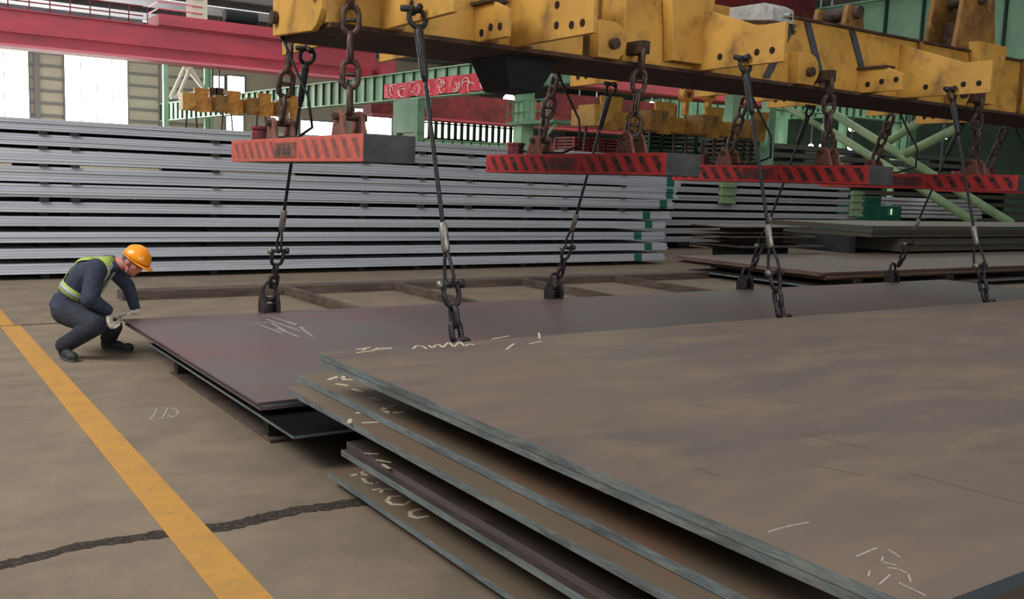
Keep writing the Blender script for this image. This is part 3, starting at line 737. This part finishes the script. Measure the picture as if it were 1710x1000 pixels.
# hard hat
hm = MB(); k0 = len(hm.v); seg, rings = 32, 10
hat_c = H(.012,0,.048)
for a in range(rings+1):
    th = math.pi/2*a/rings
    for q in range(seg):
        ph = 2*math.pi*q/seg
        fx = .135 if math.cos(ph) > 0 else .125
        hm.v.append(hat_c + hf*(fx*math.cos(th)*math.cos(ph)) + hs*(.108*math.cos(th)*math.sin(ph)) + hu*(.118*math.sin(th)))
i_ = hm.mi('helmet')
for a in range(rings):
    for q in range(seg):
        q2 = (q+1) % seg; hm.f.append([a*seg+q, a*seg+q2, (a+1)*seg+q2, (a+1)*seg+q]); hm.m.append(i_)
hat = hm.build('hard_hat', man, smooth=True); sd = hat.modifiers.new('shell', 'SOLIDIFY'); sd.thickness = .006
br = MB(); op = []; ip = []
for q in range(seg):
    ph = 2*math.pi*q/seg; c = math.cos(ph); ex = .012 + (.045*max(0, c)**2)
    ip.append(hat_c + hf*((.133 if c > 0 else .123)*c) + hs*(.106*math.sin(ph)) - hu*.002)
    op.append(hat_c + hf*(((.135 if c > 0 else .125)+ex)*c) + hs*((.108+ex*.5)*math.sin(ph)) - hu*(.008+.012*max(0,c)))
br.add(ip+op+[p-hu*.005 for p in ip]+[p-hu*.005 for p in op], sum([[(q,(q+1)%seg,seg+(q+1)%seg,seg+q),(2*seg+q,3*seg+q,3*seg+(q+1)%seg,2*seg+(q+1)%seg),(seg+q,seg+(q+1)%seg,3*seg+(q+1)%seg,3*seg+q),(q,2*seg+q,2*seg+(q+1)%seg,(q+1)%seg)] for q in range(seg)], []), 'helmet')
br.build('brim', hat, smooth=True)
rg = MB()
for k in range(3): rg.tube([hat_c + hf*(.128*math.cos(t)) + hs*((k-1)*.022) + hu*(.122*math.sin(t)) for t in [math.pi*(.12+.76*i/14) for i in range(15)]], .005, 'helmet', 6)
rg.build('ridge', hat, smooth=True)
cr = MB(); cr.tube([hat_c + hf*(.1*math.cos(t)) + hs*(.088*math.sin(t)) - hu*.02 for t in [2*math.pi*i/24 for i in range(24)]], .008, 'helmet_band', 8, closed=True)
for s_ in (-1, 1): cr.tube([H(.03,s_*.086,.04), H(.03,s_*.082,-.02), H(.035,s_*.066,-.075), H(.04,0,-.125)], .004, 'helmet_band', 6)
cr.build('chin_strap', hat, smooth=True)
# jacket
jk = MB(); body_shapes(jk, 'navy', 1.2)
torso_only = (list(jk.v), list(jk.f), list(jk.m), list(jk.names))
for a, b, r0, r1 in ((shN,elN,.092,.082),(elN,elN.lerp(wrN,.86),.078,.058),(shF,elF,.082,.066),(elF,elF.lerp(wrF,.88),.064,.05)): cap(jk, a, b, r0, r1, 'navy')
hemc = Q(116,517,8.78)
jk.tube([Q(122,496,8.78), hemc], [.16,.185], 'navy', 22)
cap(jk, nek - rr*.01, nek + (H(-.03,0,-.08)-nek)*.45, .078, .07, 'navy')       # collar
jacket = remesh(jk.build('jacket', man, smooth=True), .012, 3)
# trousers
tr = MB(); tr.ell(pel, .15, .185, .15, 'trouser', basis(rr, ff, uu), 18, 12)
for a, b, r0, r1 in ((hipN,knN,.125,.088),(knN,ankN+Vector((0,0,.0)),.086,.076),(hipF,knF,.115,.08),(knF,ankF,.08,.076)): cap(tr, a, b, r0, r1, 'trouser')
remesh(tr.build('trousers', man, smooth=True), .012, 3)
# boots
for hl, to, an in ((heelN, toeN, ankN), (heelF, toeF, ankF)):
    d = (to-hl).normalized(); s_ = Vector((-d.y, d.x, 0)); L_ = (to-hl).length; up = Vector((0,0,1)); B_ = basis(d, s_, up)
    b = MB(); b.ell(hl+d*.05+up*.062, .06, .044, .058, 'boot', B_); b.ell(hl+d*L_*.5+up*.055, .09, .046, .046, 'boot', B_)
    b.ell(hl+d*(L_-.055)+up*.048, .065, .05, .042, 'boot', B_); cap(b, hl+d*.06+up*.06, an, .05, .05, 'boot')
    bo = remesh(b.build('boot', man, smooth=True), .008, 2)
    so = MB(); out = []
    for q in range(20):
        t = 2*math.pi*q/20; c, sn = math.cos(t), math.sin(t); out.append(hl+d*(L_/2+c*(L_/2+.005))+s_*sn*(.052 if c > 0 else .044)+up*.001)
    so.prism(out, (0,0,.026), 'sole'); so.build('sole', bo)
# gloves: palm, four bent fingers of unequal length, thumb from the side of the palm
def glove(w, arm_from, d, n, curl, spread=.02, thumb=1, K=1.22):
    d = d.normalized(); n = (n - d*n.dot(d)).normalized(); l = d.cross(n)
    g_ = MB(); B_ = basis(d, l, n)
    cap(g_, w - (w-arm_from).normalized()*.07, w, .047, .04, 'glove')
    g_.ell(w+d*.05*K, .058*K, .045*K, .023*K, 'glove', B_, 14, 10); g_.ell(w+d*.075*K, .03*K, .044*K, .019*K, 'glove', B_, 14, 10)
    for k, (off, Lf) in enumerate(((-.034,.066),(-.0115,.078),(.0115,.074),(.034,.058))):
        p = w + d*.09*K + l*off*K; an = 0
        for j, fr_ in enumerate((.42,.33,.25)):
            an += math.radians(curl[j] + (k-1.5)*4)
            dd = (d*math.cos(an) - n*math.sin(an) + l*off*2.2).normalized(); q = p + dd*Lf*K*fr_*1.15
            cap(g_, p, q, (.0112-.001*j)*K, (.0104-.001*j)*K, 'glove', 10); p = q
    p = w + d*.028*K + l*thumb*.036*K; dd = (d*.62 + l*thumb*.62 - n*.35).normalized()
    q = p + dd*.042*K; cap(g_, p, q, .0145*K, .0122*K, 'glove', 10); dd = (d*.85 + l*thumb*.2 - n*.5).normalized(); cap(g_, q, q+dd*.034*K, .012*K, .0104*K, 'glove', 10)
    return remesh(g_.build('glove', man, smooth=True), .0045, 2)
glove(wrN, elN, (-uu*.93 - rr*.12 + ff*.22), (-rr*.95 - uu*.1), (62,48,26), thumb=-1)
glove(wrF, elF, (-rr*.92 - uu*.22 - ff*.18), (uu*.95 - rr*.2), (14,22,16), thumb=-1)
# hi-vis straps wrapped on the jacket
from mathutils.bvhtree import BVHTree
tm = bpy.data.meshes.new('tmp'); tm.from_pydata([tuple(v) for v in torso_only[0]], [], torso_only[1]); tm.update()
bv = BVHTree.FromPolygons([v.co[:] for v in tm.vertices], [list(p.vertices) for p in tm.polygons])
bpy.data.meshes.remove(tm)
def outer(c, d):
    # last crossing of the ray from inside the torso
    st = c + d*.6; h = bv.ray_cast(st, -d, .6)
    return (h[0] if h[0] is not None else c+d*.12)
def loop_band(c, e1, e2, axis, w, m, a0=0, a1=360, n=40, off=.012, th=.006, name='strap'):
    mb = MB(); rings_ = []
    for i in range(n+1):
        t = math.radians(a0+(a1-a0)*i/n); d = e1*math.cos(t)+e2*math.sin(t)
        row = []
        for s_ in (-.5, 0, .5):
            p = outer(c+axis*w*s_, d); row.append(p+d*off)
        for s_ in (-.5, 0, .5):
            p = outer(c+axis*w*s_, d); row.append(p+d*(off+th))
        rings_.append(row)
    vs = [v for r_ in rings_ for v in r_]; fs = []
    for i in range(n):
        a = i*6; b = a+6
        for x, y in ((0,1),(1,2),(5,4),(4,3),(3,0),(2,5)): fs.append((a+x, a+y, b+y, b+x))
    mb.add(vs, fs, m); return mb.build(name, man, smooth=True)
sp = (che-mid).normalized(); fwd_ = (rr - sp*rr.dot(sp)).normalized(); sdv = sp.cross(fwd_).normalized()
bc = mid.lerp(che, .12)
loop_band(bc, fwd_, sdv, sp, .085, 'hi_vis', name='waist_band')
loop_band(bc, fwd_, sdv, sp, .035, 'reflective', off=.018, name='reflective_tape')
for s_ in (-1, 1):
    c = mid.lerp(che, .62) + sdv*s_*.085
    loop_band(c, fwd_, sp, sdv, .075, 'hi_vis', a0=-62, a1=236, name='shoulder_strap')
    loop_band(c, fwd_, sp, sdv, .078, 'reflective', a0=-62, a1=66, off=.018, name='reflective_tape')
WORLD, EXPO = 0.62, 0.0

# ------------------------------------------------------------------ hall structure beyond
XR_ = 30.0        # column row between the bays
def girder(name, p0, p1, z0, z1, m, label, cat, w=.5, ribs=0, mrib=None, flange=True, legs=False):
    p0 = Vector(p0); p1 = Vector(p1); d = (p1-p0); L_ = d.length; d.normalize(); n = Vector((-d.y, d.x, 0))
    e = empty(name, ((p0.x+p1.x)/2, (p0.y+p1.y)/2, z0), label, cat)
    def bx(a, b, s0, s1, za, zb, mm, nm, par=e):
        q = [p0+d*a+n*s0, p0+d*b+n*s0, p0+d*b+n*s1, p0+d*a+n*s1]
        return MB().hexa([(v.x, v.y, za) for v in q]+[(v.x, v.y, zb) for v in q], mm).build(nm, par)
    bx(0, L_, -w*.3, w*.3, z0, z1, m, 'web')
    if flange:
        bx(0, L_, -w*.6, w*.6, z0-.06, z0, m, 'flange'); bx(0, L_, -w*.6, w*.6, z1, z1+.06, m, 'flange')
    if ribs:
        for i in range(ribs+1):
            a = L_*i/ribs; mb = MB()
            for s in (-1, 1):
                q = [p0+d*(a-.03)+n*s*w*.3, p0+d*(a+.03)+n*s*w*.3, p0+d*(a+.03)+n*s*w*.56, p0+d*(a-.03)+n*s*w*.56]
                mb.hexa([(v.x, v.y, z0) for v in q]+[(v.x, v.y, z1) for v in q], mrib or m)
            mb.build('stiffener', e)
    if legs:
        for a in (L_*.1, L_*.5, L_*.9): bx(a-.2, a+.2, -.2, .2, 0, z0-.06, m, 'leg')
    return e, p0, d, n
# runway girder of the near column row, with the red banner
g_, gp, gd, gn = girder('runway_girder', (28.6, 44.0, 0), (24.2, 97.5, 0), 6.7, 8.25, 'girder_green', 'pale green crane runway girder carrying the red banner', 'girder', .6, 46, 'green_dark')
zb0 = 6.75
ba = atx(690, 140, 27.9); 
q0 = gp + gd*.1; q1 = gp + gd*11.4
sgn = 1
off = gn*sgn*.37
mbn = MB()
W_ = (q1-q0).length; nseg = 40
vs = []
for i in range(nseg+1):
    t = i/nseg; p = q0.lerp(q1, t); sag = .05*math.sin(t*21)+.04*math.sin(t*47)
    for z in (6.74+sag*.9, 7.75-.12*t+sag*.3):
        for o_ in (.0, .02): vs.append((p.x+off.x*(1+o_*3)+gn.x*.02*math.sin(t*60), p.y+off.y*(1+o_*3), z))
fs = []
for i in range(nseg):
    a = i*4; b = a+4
    fs += [(a, b, b+2, a+2), (a+1, a+3, b+3, b+1), (a, a+1, b+1, b), (a+2, b+2, b+3, a+3)]
mbn.add(vs, fs, 'banner_red')
ban = mbn.build('hanging_banner')
tag(ban, 'creased red cloth banner hung along the green runway girder', 'banner')
def bq(t, z):
    p = q0.lerp(q1, t); return Vector((p.x, p.y, z)) + off*1.14
rb = random.Random(5)
for k in range(8):
    gl = MB(); t0 = .025+k*.12
    for q in range(rb.choice((3, 4, 4))):
        c = (t0+rb.uniform(.02,.075), rb.uniform(.25,.75)); a0 = rb.uniform(0, 6.3); sp_ = rb.uniform(1.6, 3.6); ra = rb.uniform(.02,.045); rz = rb.uniform(.2,.42)
        gl.tube([bq(c[0]+ra*math.cos(a0+sp_*i/7), 6.74+.9*min(.95, max(.05, c[1]+rz*math.sin(a0+sp_*i/7)))) for i in range(8)], .03, 'banner_white', 4)
    gl.build('lettering', ban)
# its nearer stretch at top right
girder('runway_girder', (31.2, 14.5, 0), (30.8, 24.6, 0), 6.3, 8.75, 'girder_green', 'pale green runway girder seen at the top right above the yellow beam', 'girder', .6, 7, 'green_dark')
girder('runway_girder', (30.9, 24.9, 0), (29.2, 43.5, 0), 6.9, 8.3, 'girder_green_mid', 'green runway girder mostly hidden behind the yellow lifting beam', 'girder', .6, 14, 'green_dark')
# columns
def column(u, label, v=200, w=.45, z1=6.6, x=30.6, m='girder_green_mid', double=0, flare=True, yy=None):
    y = aty and atx(u, v, x).y if yy is None else yy
    e = empty('steel_column', (x, y, 0), label, 'column')
    if double:
        for s in (-1, 1):
            MB().box(x-.22, x+.22, y+s*double-.22, y+s*double+.22, 0, z1-2.0, m).build('leg', e)
        MB().box(x-.24, x+.24, y-double-.26, y+double+.26, z1-2.0, z1, m).build('head', e)
        lc = MB()
        for k in range(5):
            z = .3+k*.85; s = 1 if k % 2 else -1
            lc.cyl((x, y-s*double, z), (x, y+s*double, z+.85), .05, m, 6)
        lc.build('lacing', e)
    else:
        MB().box(x-w/2, x+w/2, y-w/2, y+w/2, 0, z1, m).build('shaft', e)
        MB().box(x-w/2-.08, x+w/2+.08, y-w/2-.08, y+w/2+.08, 0, .12, m).build('base_plate', e)
    return e
column(1283, 'pale green column standing behind the third magnet', m='girder_green', w=.42)
e = column(1222, 'round pale green pipe column behind the hanging chains', m='girder_green', x=33.0, w=.5)
column(682, 'double-legged green column under the banner girder', double=1.35, x=27.6, v=200, z1=6.6)
column(875, 'green column with a platform near the black reel housing', x=30.2, v=190, m='girder_green', w=.8, z1=6.8)
e = bpy.data.objects.new('column_platform', None); 
pc = atx(875, 180, 30.2)
bpy.data.objects.remove(e)
e = empty('column_platform', (30.2, pc.y-1, 4.9), 'green railed platform fixed to the column near the black reel housing', 'platform')
MB().box(29.6, 31.4, pc.y-3.6, pc.y+.9, 4.95, 5.1, 'girder_green_mid').build('deck', e)
rl = MB()
for k in range(9): rl.cyl((29.65, pc.y-3.5+k*.54, 5.1), (29.65, pc.y-3.5+k*.54, 6.2), .035, 'girder_green_mid', 6)
for z in (5.6, 6.2): rl.cyl((29.65, pc.y-3.5, z), (29.65, pc.y+.85, z), .035, 'girder_green_mid', 6)
rl.build('railing', e)
MB().cyl((30, pc.y-3.4, 4.95), (30.1, pc.y-.3, 3.0), .09, 'brace_green', 8).build('brace', e)
# crossed pipe braces in the column row
def brace(u0, v0, u1, v1, x, r, label):
    a = atx(u0, v0, x); b = atx(u1, v1, x)
    o = MB().cyl(a, b, r, 'brace_green', 14).build('pipe_brace', smooth=True); tag(o, label, 'brace'); return o
brace(1368, 175, 1690, 374, 31.6, .15, 'upper green pipe brace slanting down to the right behind the magnets')
brace(1374, 211, 1626, 370, 30.7, .15, 'lower green pipe brace slanting down to the right behind the magnets')
brace(1474, 243, 1556, 190, 32.2, .16, 'green pipe brace rising to the right, upper one behind the fourth chain pair')
brace(1512, 257, 1600, 213, 31.1, .16, 'green pipe brace rising to the right, lower one behind the fourth chain pair')
brace(1300, 172, 1374, 214, 30.7, .12, 'short green pipe brace next to the pale green column')

# ---- red travelling crane across the bay
YC = 60.0
e = empty('bridge_crane', (10, YC, 8.35), 'red overhead travelling crane spanning the left bay', 'crane')
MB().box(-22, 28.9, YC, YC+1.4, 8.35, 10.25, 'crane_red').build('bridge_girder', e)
MB().box(-22, 28.9, YC-.22, YC+1.6, 8.27, 8.42, 'crane_red_light').build('lower_flange', e)
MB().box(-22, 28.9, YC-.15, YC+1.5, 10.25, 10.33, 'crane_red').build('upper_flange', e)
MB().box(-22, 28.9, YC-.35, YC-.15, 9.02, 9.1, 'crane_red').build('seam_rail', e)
rl = MB()
for k in range(34):
    x = -8+k*1.05; rl.cyl((x, YC+.05, 10.3), (x, YC+.05, 11.35), .035, 'crane_red_dark', 5)
for z in (10.8, 11.35): rl.cyl((-20, YC+.05, z), (13.8, YC+.05, z), .04, 'crane_red_dark', 5)
rl.build('handrail', e)
MB().box(-20, 13.8, YC+.2, YC+1.2, 10.33, 10.6, 'roof_grey').build('cable_tray', e)
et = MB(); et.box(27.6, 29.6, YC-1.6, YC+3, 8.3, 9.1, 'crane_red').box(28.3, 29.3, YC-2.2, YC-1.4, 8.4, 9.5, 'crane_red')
for y in (YC-1.4, YC+2.4): et.cyl((27.9, y, 8.55), (29.0, y, 8.55), .36, 'crane_red_dark', 16)
et.build('end_carriage', e)
cb = aty(572, 75, YC-.4)
tc = empty('crane_trolley', (18, YC, 10.3), 'red trolley with hand rails and winch on top of the red crane', 'trolley')
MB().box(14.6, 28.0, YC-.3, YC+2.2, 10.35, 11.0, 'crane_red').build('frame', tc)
rl = MB()
for z in (11.3, 11.7, 12.15): rl.cyl((14.6, YC-.25, z), (14.6, YC+2.2, z), .045, 'crane_red_light', 6).cyl((14.6, YC-.25, z), (17.2, YC-.25, z), .045, 'crane_red_light', 6)
rl.build('handrail', tc)
MB().box(16.6, 17.5, YC-.2, YC+1.2, 11.0, 12.9, 'wall_cream').build('control_cabinet', tc)
MB().cyl((18.6, YC, 11.42), (20.6, YC, 11.42), .42, 'black_box', 14).build('winch_drum', tc)
MB().box(22.5, 25.0, YC, YC+1, 11.0, 11.7, 'black_box').build('gearbox', tc)
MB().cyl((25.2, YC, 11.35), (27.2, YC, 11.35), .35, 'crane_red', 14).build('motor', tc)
# ---- bracing tower + frames near the far wall, left
tz = MB(); Yt = 92
for (u0, v0, u1, v1) in ((285,163,308,112),(297,163,318,112),(318,112,343,152),(310,112,350,160),(285,163,345,150)):
    tz.cyl(aty(u0, v0, Yt), aty(u1, v1, Yt), .16, 'wall_cream', 6)
for u in (276, 345, 352): 
    p = aty(u, 120, Yt); tz.box(p.x-.22, p.x+.22, Yt-.2, Yt+.2, 0, 15.2, 'girder_green')
tag(tz.build('braced_tower'), 'pale braced steel tower against the far wall left of the chains', 'tower')
girder('tower_girder', (aty(640,150,80).x, 80, 0), (71, 80, 0), 3.2, 5.6, 'girder_green', 'pale ribbed green girder far back between chains', 'girder', .5, 30, 'green_dark', legs=True)
# second bay: red crane, ribbed girder bright behind, walls
YD = 66
a = aty(700, 196, YD); b = aty(700, 165, YD)
e = empty('bridge_crane', (45, YD, a.z), 'dark red crane bridge in the next bay, seen below the banner girder', 'crane')
MB().box(31.5, 60, YD, YD+1.5, a.z, b.z+.6, 'crane_red_dark').build('bridge_girder', e)
MB().box(31.5, 60, YD-.25, YD+1.6, a.z-.12, a.z+.04, 'crane_red').build('lower_flange', e)
for k in range(3): MB().box(33+k*1.3, 34+k*1.3, YD-.06, YD, a.z+.8, a.z+1.6, 'wall_grey').build('panel', e)
# bright glazed strip with bars (left part of next bay)
yg = 97.0
for n_, (u0, u1, v0, v1) in enumerate(((704, 862, 199, 231), (712, 806, 236, 247))):
    a = aty(u0, v1, yg); b = aty(u1, v0, yg)
    fr = MB(); nb = 15 if n_ == 0 else 5
    for k in range(nb+1):
        xx = a.x+(b.x-a.x)*k/nb; fr.box(xx-.18, xx+.18, yg-.3, yg, a.z, b.z, 'green_dark')
    for zz in ((a.z, b.z, a.z+(b.z-a.z)*.6) if n_ == 0 else (a.z, b.z)): fr.box(a.x, b.x, yg-.3, yg, zz-.07, zz+.07, 'green_dark')
    o = fr.build('window_%d' % (10+n_)); o['kind'] = 'structure'
    MB().box(a.x, b.x, yg-.1, yg-.02, a.z, b.z, 'green_glow' if n_ == 1 else 'sky_pale').build('pane', o)
struct('wall_left', MB().box(56.5, 74, 98.0, 98.3, 0, 15.2, 'wall_grey'))
# second crane (carries the lifting beam) - dark red bridge above right
YE = 24
a = aty(1320, 26, YE)
e = empty('bridge_crane', (20, YE, a.z), 'dark red crane bridge above the grey junction box at the top right', 'crane')
MB().box(-6, 29.6, YE, YE+1.2, a.z-.05, a.z+1.9, 'crane_red_dark').build('bridge_girder', e)
MB().box(-6, 29.6, YE-.2, YE+1.3, a.z-.14, a.z-.05, 'crane_red_dark').build('lower_flange', e)
a = aty(1150, 160, 50)
e = empty('bridge_crane', (42, 50, a.z), 'red crane bridge in the next bay behind the hanging chains', 'crane')
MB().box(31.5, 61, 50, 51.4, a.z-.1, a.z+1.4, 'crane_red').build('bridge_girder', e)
MB().box(31.5, 61, 49.8, 51.5, a.z-.2, a.z-.1, 'crane_red_dark').build('lower_flange', e)
MB().box(36, 47, 49.4, 49.9, a.z-2.2, a.z-.8, 'crane_red_dark').build('service_walkway', e)

# ---- other lifting beams, further off
def far_beam(x0, x1, y, z0, z1, label, mags, grp, hooks=True, m='yellow'):
    e = empty('lifting_beam', ((x0+x1)/2, y, z0), label, 'lifting beam')
    MB().box(x0+.5, x1, y, y+.8, z0+.1, z1, m).build('main_girder', e)
    L_ = x1-x0
    for k in range(4):
        x = x0+L_*(.02+k*.3)
        MB().prism([(x,y-.9,z0+.05),(x+.35,y-.9,z0+.05),(x+.8,y-.9,z0+.35),(x+.8,y-.9,z1+.1),(x,y-.9,z1+.1)], (0,.9,0), 'yellow' if k == 0 else 'yellow_dirty').build('arm', e)
        MB().prism([(x+1.1,y-.1,z0),(x+1.7,y-.1,z0),(x+1.9,y-.1,z1+.5),(x+.9,y-.1,z1+.5)], (0,.1,0), m).build('hanger_plate', e)
    for k in range(mags):
        x = x0+.7+k*L_/mags
        for s in (0, .55):
            ch = MB(); n_ = 9; zt, zb = z0+.05, z0-1.55
            for i in range(n_):
                c = Vector((x+s+.12*(i/n_)*(1 if s else -1), y+.2, zt+(zb-zt)*(i+.5)/n_)); ch.ell(c, .06, .06, .13, 'chain_rust', seg=6, rings=4)
            o = ch.build('lifting_chain'); tag(o, 'thin rusty chain hanging from the %s' % grp, 'chain', 'chains under the %s' % grp)
        o = MB().box(x-.5, x+1.1, y-1.0, y+1.4, z0-1.85, z0-1.55, 'drum_red').build('lifting_magnet'); tag(o, 'small dark red magnet hanging under the %s' % grp, 'magnet', 'magnets under the %s' % grp)
    return e
a = aty(958, 205, 26); b = aty(1275, 236, 26)
far_beam(a.x, min(b.x, 28.4), 26, a.z-.15, a.z+.5, 'farther yellow lifting beam seen between the hanging chains', 4, 'farther yellow beam')
for i, u in enumerate((1152, 1190)):
    p = aty(u, 158, 26)
    e = empty('hook_block', (p.x, 26.2, p.z-.9), 'yellow crane hook block above the farther beam, %s one' % ('left' if i == 0 else 'right'), 'hook block')
    MB().cyl((p.x, 26.05, p.z), (p.x, 26.35, p.z), .27, 'hook_yellow', 18).build('pulley', e)
    MB().cyl((p.x, 26.02, p.z), (p.x, 26.38, p.z), .10, 'crane_red_dark', 12).build('pulley_pin', e)
    MB().box(p.x-.09, p.x+.09, 26.1, 26.3, p.z-.75, p.z-.2, 'hook_yellow').build('shank', e)
    MB().tube([(p.x, 26.2, p.z-.7),(p.x+.1, 26.2, p.z-.95),(p.x+.02, 26.2, p.z-1.1),(p.x-.12, 26.2, p.z-1.0)], .05, 'chain_rust', 8).build('hook', e)
    rp = MB()
    for s in (-.2, .2): rp.cyl((p.x+s, 26.2, p.z), (p.x+s, 26.2, 8.4), .018, 'rope_black', 6)
    rp.build('hoist_rope', e)
a = aty(295, 190, 62)
far_beam(a.x, aty(470, 190, 62).x, 62, a.z+.2, a.z+1.2, 'small distant yellow lifting beam below the red crane', 3, 'distant beam at left', m='hook_yellow')
rp = MB()
for u in (355, 366):
    p = aty(u, 160, 62.3); rp.box(p.x-.25, p.x+.25, 62.1, 62.5, p.z-.7, p.z+.5, 'chain_rust').cyl((p.x, 62.3, p.z), (p.x, 62.3, 8.4), .05, 'rope_black', 6)
tag(rp.build('hoist_tackle'), 'dark twin hoist tackle above the distant yellow beam', 'hoist')
# ---- high bay lamps
LP = [(535/4, 2, 70), (967, 170, 85), (996, 170, 85), (1088, 178, 88), (1106, 180, 88), (850, 165, 90), (1423, 215, 46), (1421, 246, 46), (1577, 228, 46), (1372, 244, 60), (1354, 244, 60), (1510, 303, 40), (1568, 306, 40)]
for i, (u, v, d) in enumerate(LP):
    if i == 0: continue
    p = atd(u, v, d); r = (.55 if i < 6 else .17)
    o = empty('bay_lamp', p, 'round glowing bay lamp far back in the hall', 'lamp', 'glowing bay lamps')
    MB().ell(p, r, r, r*.8, 'lamp', seg=12, rings=8).build('bulb', o, smooth=True)
    MB().cyl(p+Vector((0,0,r*.7)), (p.x, p.y, 15.39), .05, 'roof_grey', 6).build('drop_rod', o)
# conveyor and rack clutter behind the second stack
for i, (u0, u1, v0, v1, y, m, lb) in enumerate(((1215,1270,236,262,27,'green_grey','grey-green'),(1085,1165,226,250,29,'green_dark','dark green'),(960,1060,236,250,33,'drum_red','dull red'))):
    a = aty(u0, v1, y); b = aty(u1, v0, y)
    e = empty('storage_rack', ((a.x+b.x)/2, y, 0), '%s steel rack standing far back between the chains' % lb, 'rack')
    fr = MB()
    for k in range(5):
        xx = a.x+(b.x-a.x)*k/4; fr.box(xx-.05, xx+.05, y, y+.1, 0, b.z, m).box(xx-.05, xx+.05, y+1.4, y+1.5, 0, b.z, m)
    fr.build('uprights', e); sh = MB()
    for k in range(5): sh.box(a.x, b.x, y, y+1.5, a.z+(b.z-a.z)*k/4-.05, a.z+(b.z-a.z)*k/4+.03, m)
    sh.build('shelves', e)
girder('cross_girder', (48.5, 42.5, 0), (63.8, 42.5, 0), 7.2, 8.6, 'girder_green', 'ribbed green cross girder far back between the fourth chain pair', 'girder', .6, 20, 'green_dark', legs=True)
# side girders of the far row, right
a = atx(1380, 216, 60); 
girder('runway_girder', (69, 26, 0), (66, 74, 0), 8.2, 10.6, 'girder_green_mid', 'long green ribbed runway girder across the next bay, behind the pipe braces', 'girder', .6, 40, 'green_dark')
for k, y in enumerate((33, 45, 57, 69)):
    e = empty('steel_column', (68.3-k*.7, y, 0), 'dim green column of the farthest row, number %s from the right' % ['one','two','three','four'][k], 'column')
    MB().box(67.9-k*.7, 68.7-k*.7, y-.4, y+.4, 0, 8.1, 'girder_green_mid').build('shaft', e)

# ------------------------------------------------------------------ light
w = bpy.data.worlds.new('world'); scn.world = w; w.use_nodes = True
wn = w.node_tree.nodes; wl = w.node_tree.links; bg = wn['Background']
# overcast daylight let in where no roof is built, dim towards the horizon
tc = wn.new('ShaderNodeTexCoord'); sx = wn.new('ShaderNodeSeparateXYZ'); wl.new(tc.outputs['Generated'], sx.inputs[0])
mr = wn.new('ShaderNodeMapRange'); mr.interpolation_type = 'SMOOTHSTEP'
mr.inputs[1].default_value = .2; mr.inputs[2].default_value = .8; mr.inputs[3].default_value = .018; mr.inputs[4].default_value = WORLD
wl.new(sx.outputs[2], mr.inputs[0]); wl.new(mr.outputs[0], bg.inputs[1]); bg.inputs[0].default_value = (.95, .97, 1.0, 1)
def area(name, loc, rot_to, sx, sy, power, col):
    d = bpy.data.lights.new(name, 'AREA'); d.shape = 'RECTANGLE'; d.size = sx; d.size_y = sy; d.energy = power; d.color = col
    o = bpy.data.objects.new(name, d); COL.objects.link(o); o.location = loc
    o.rotation_euler = (Vector(rot_to)-Vector(loc)).to_track_quat('-Z', 'Y').to_euler(); return o
# daylight through the far windows and roof, plus added fill lamps
area('window_daylight', (12, 96.5, 8), (10, 40, 5), 20, 7, 9000, (1, .98, .95))
area('crane_fill', (4, 26.5, 12.5), (6, 60, 9), 34, 3, 2600, (1, .98, .97))  # added lamp without a known source, brightens the red crane
area('left_fill', (-7, 9, 10), (3, 15, .5), 10, 5, 1900, (1, .985, .96))  # added unseen lamp, brightens the left of the pale stack
area('front_fill', (4, -6, 4), (7, 16, 1.4), 14, 4, 800, (1, .99, .97))  # added unseen lamp behind the viewer, lifts the stack faces
area('roof_daylight', (6, 62, 14.9), (6, 62, 0), 40, 60, 8000, (1, .99, .98))
area('bay_fill', (50, 50, 14.8), (50, 50, 0), 30, 40, 7000, (.9, 1, .88))  # added lamp without a known source, brightens the dark next bay
scn.view_settings.view_transform = 'Standard'; scn.view_settings.look = 'None'
scn.view_settings.gamma = 1; scn.view_settings.use_curve_mapping = False
scn.view_settings.exposure = EXPO
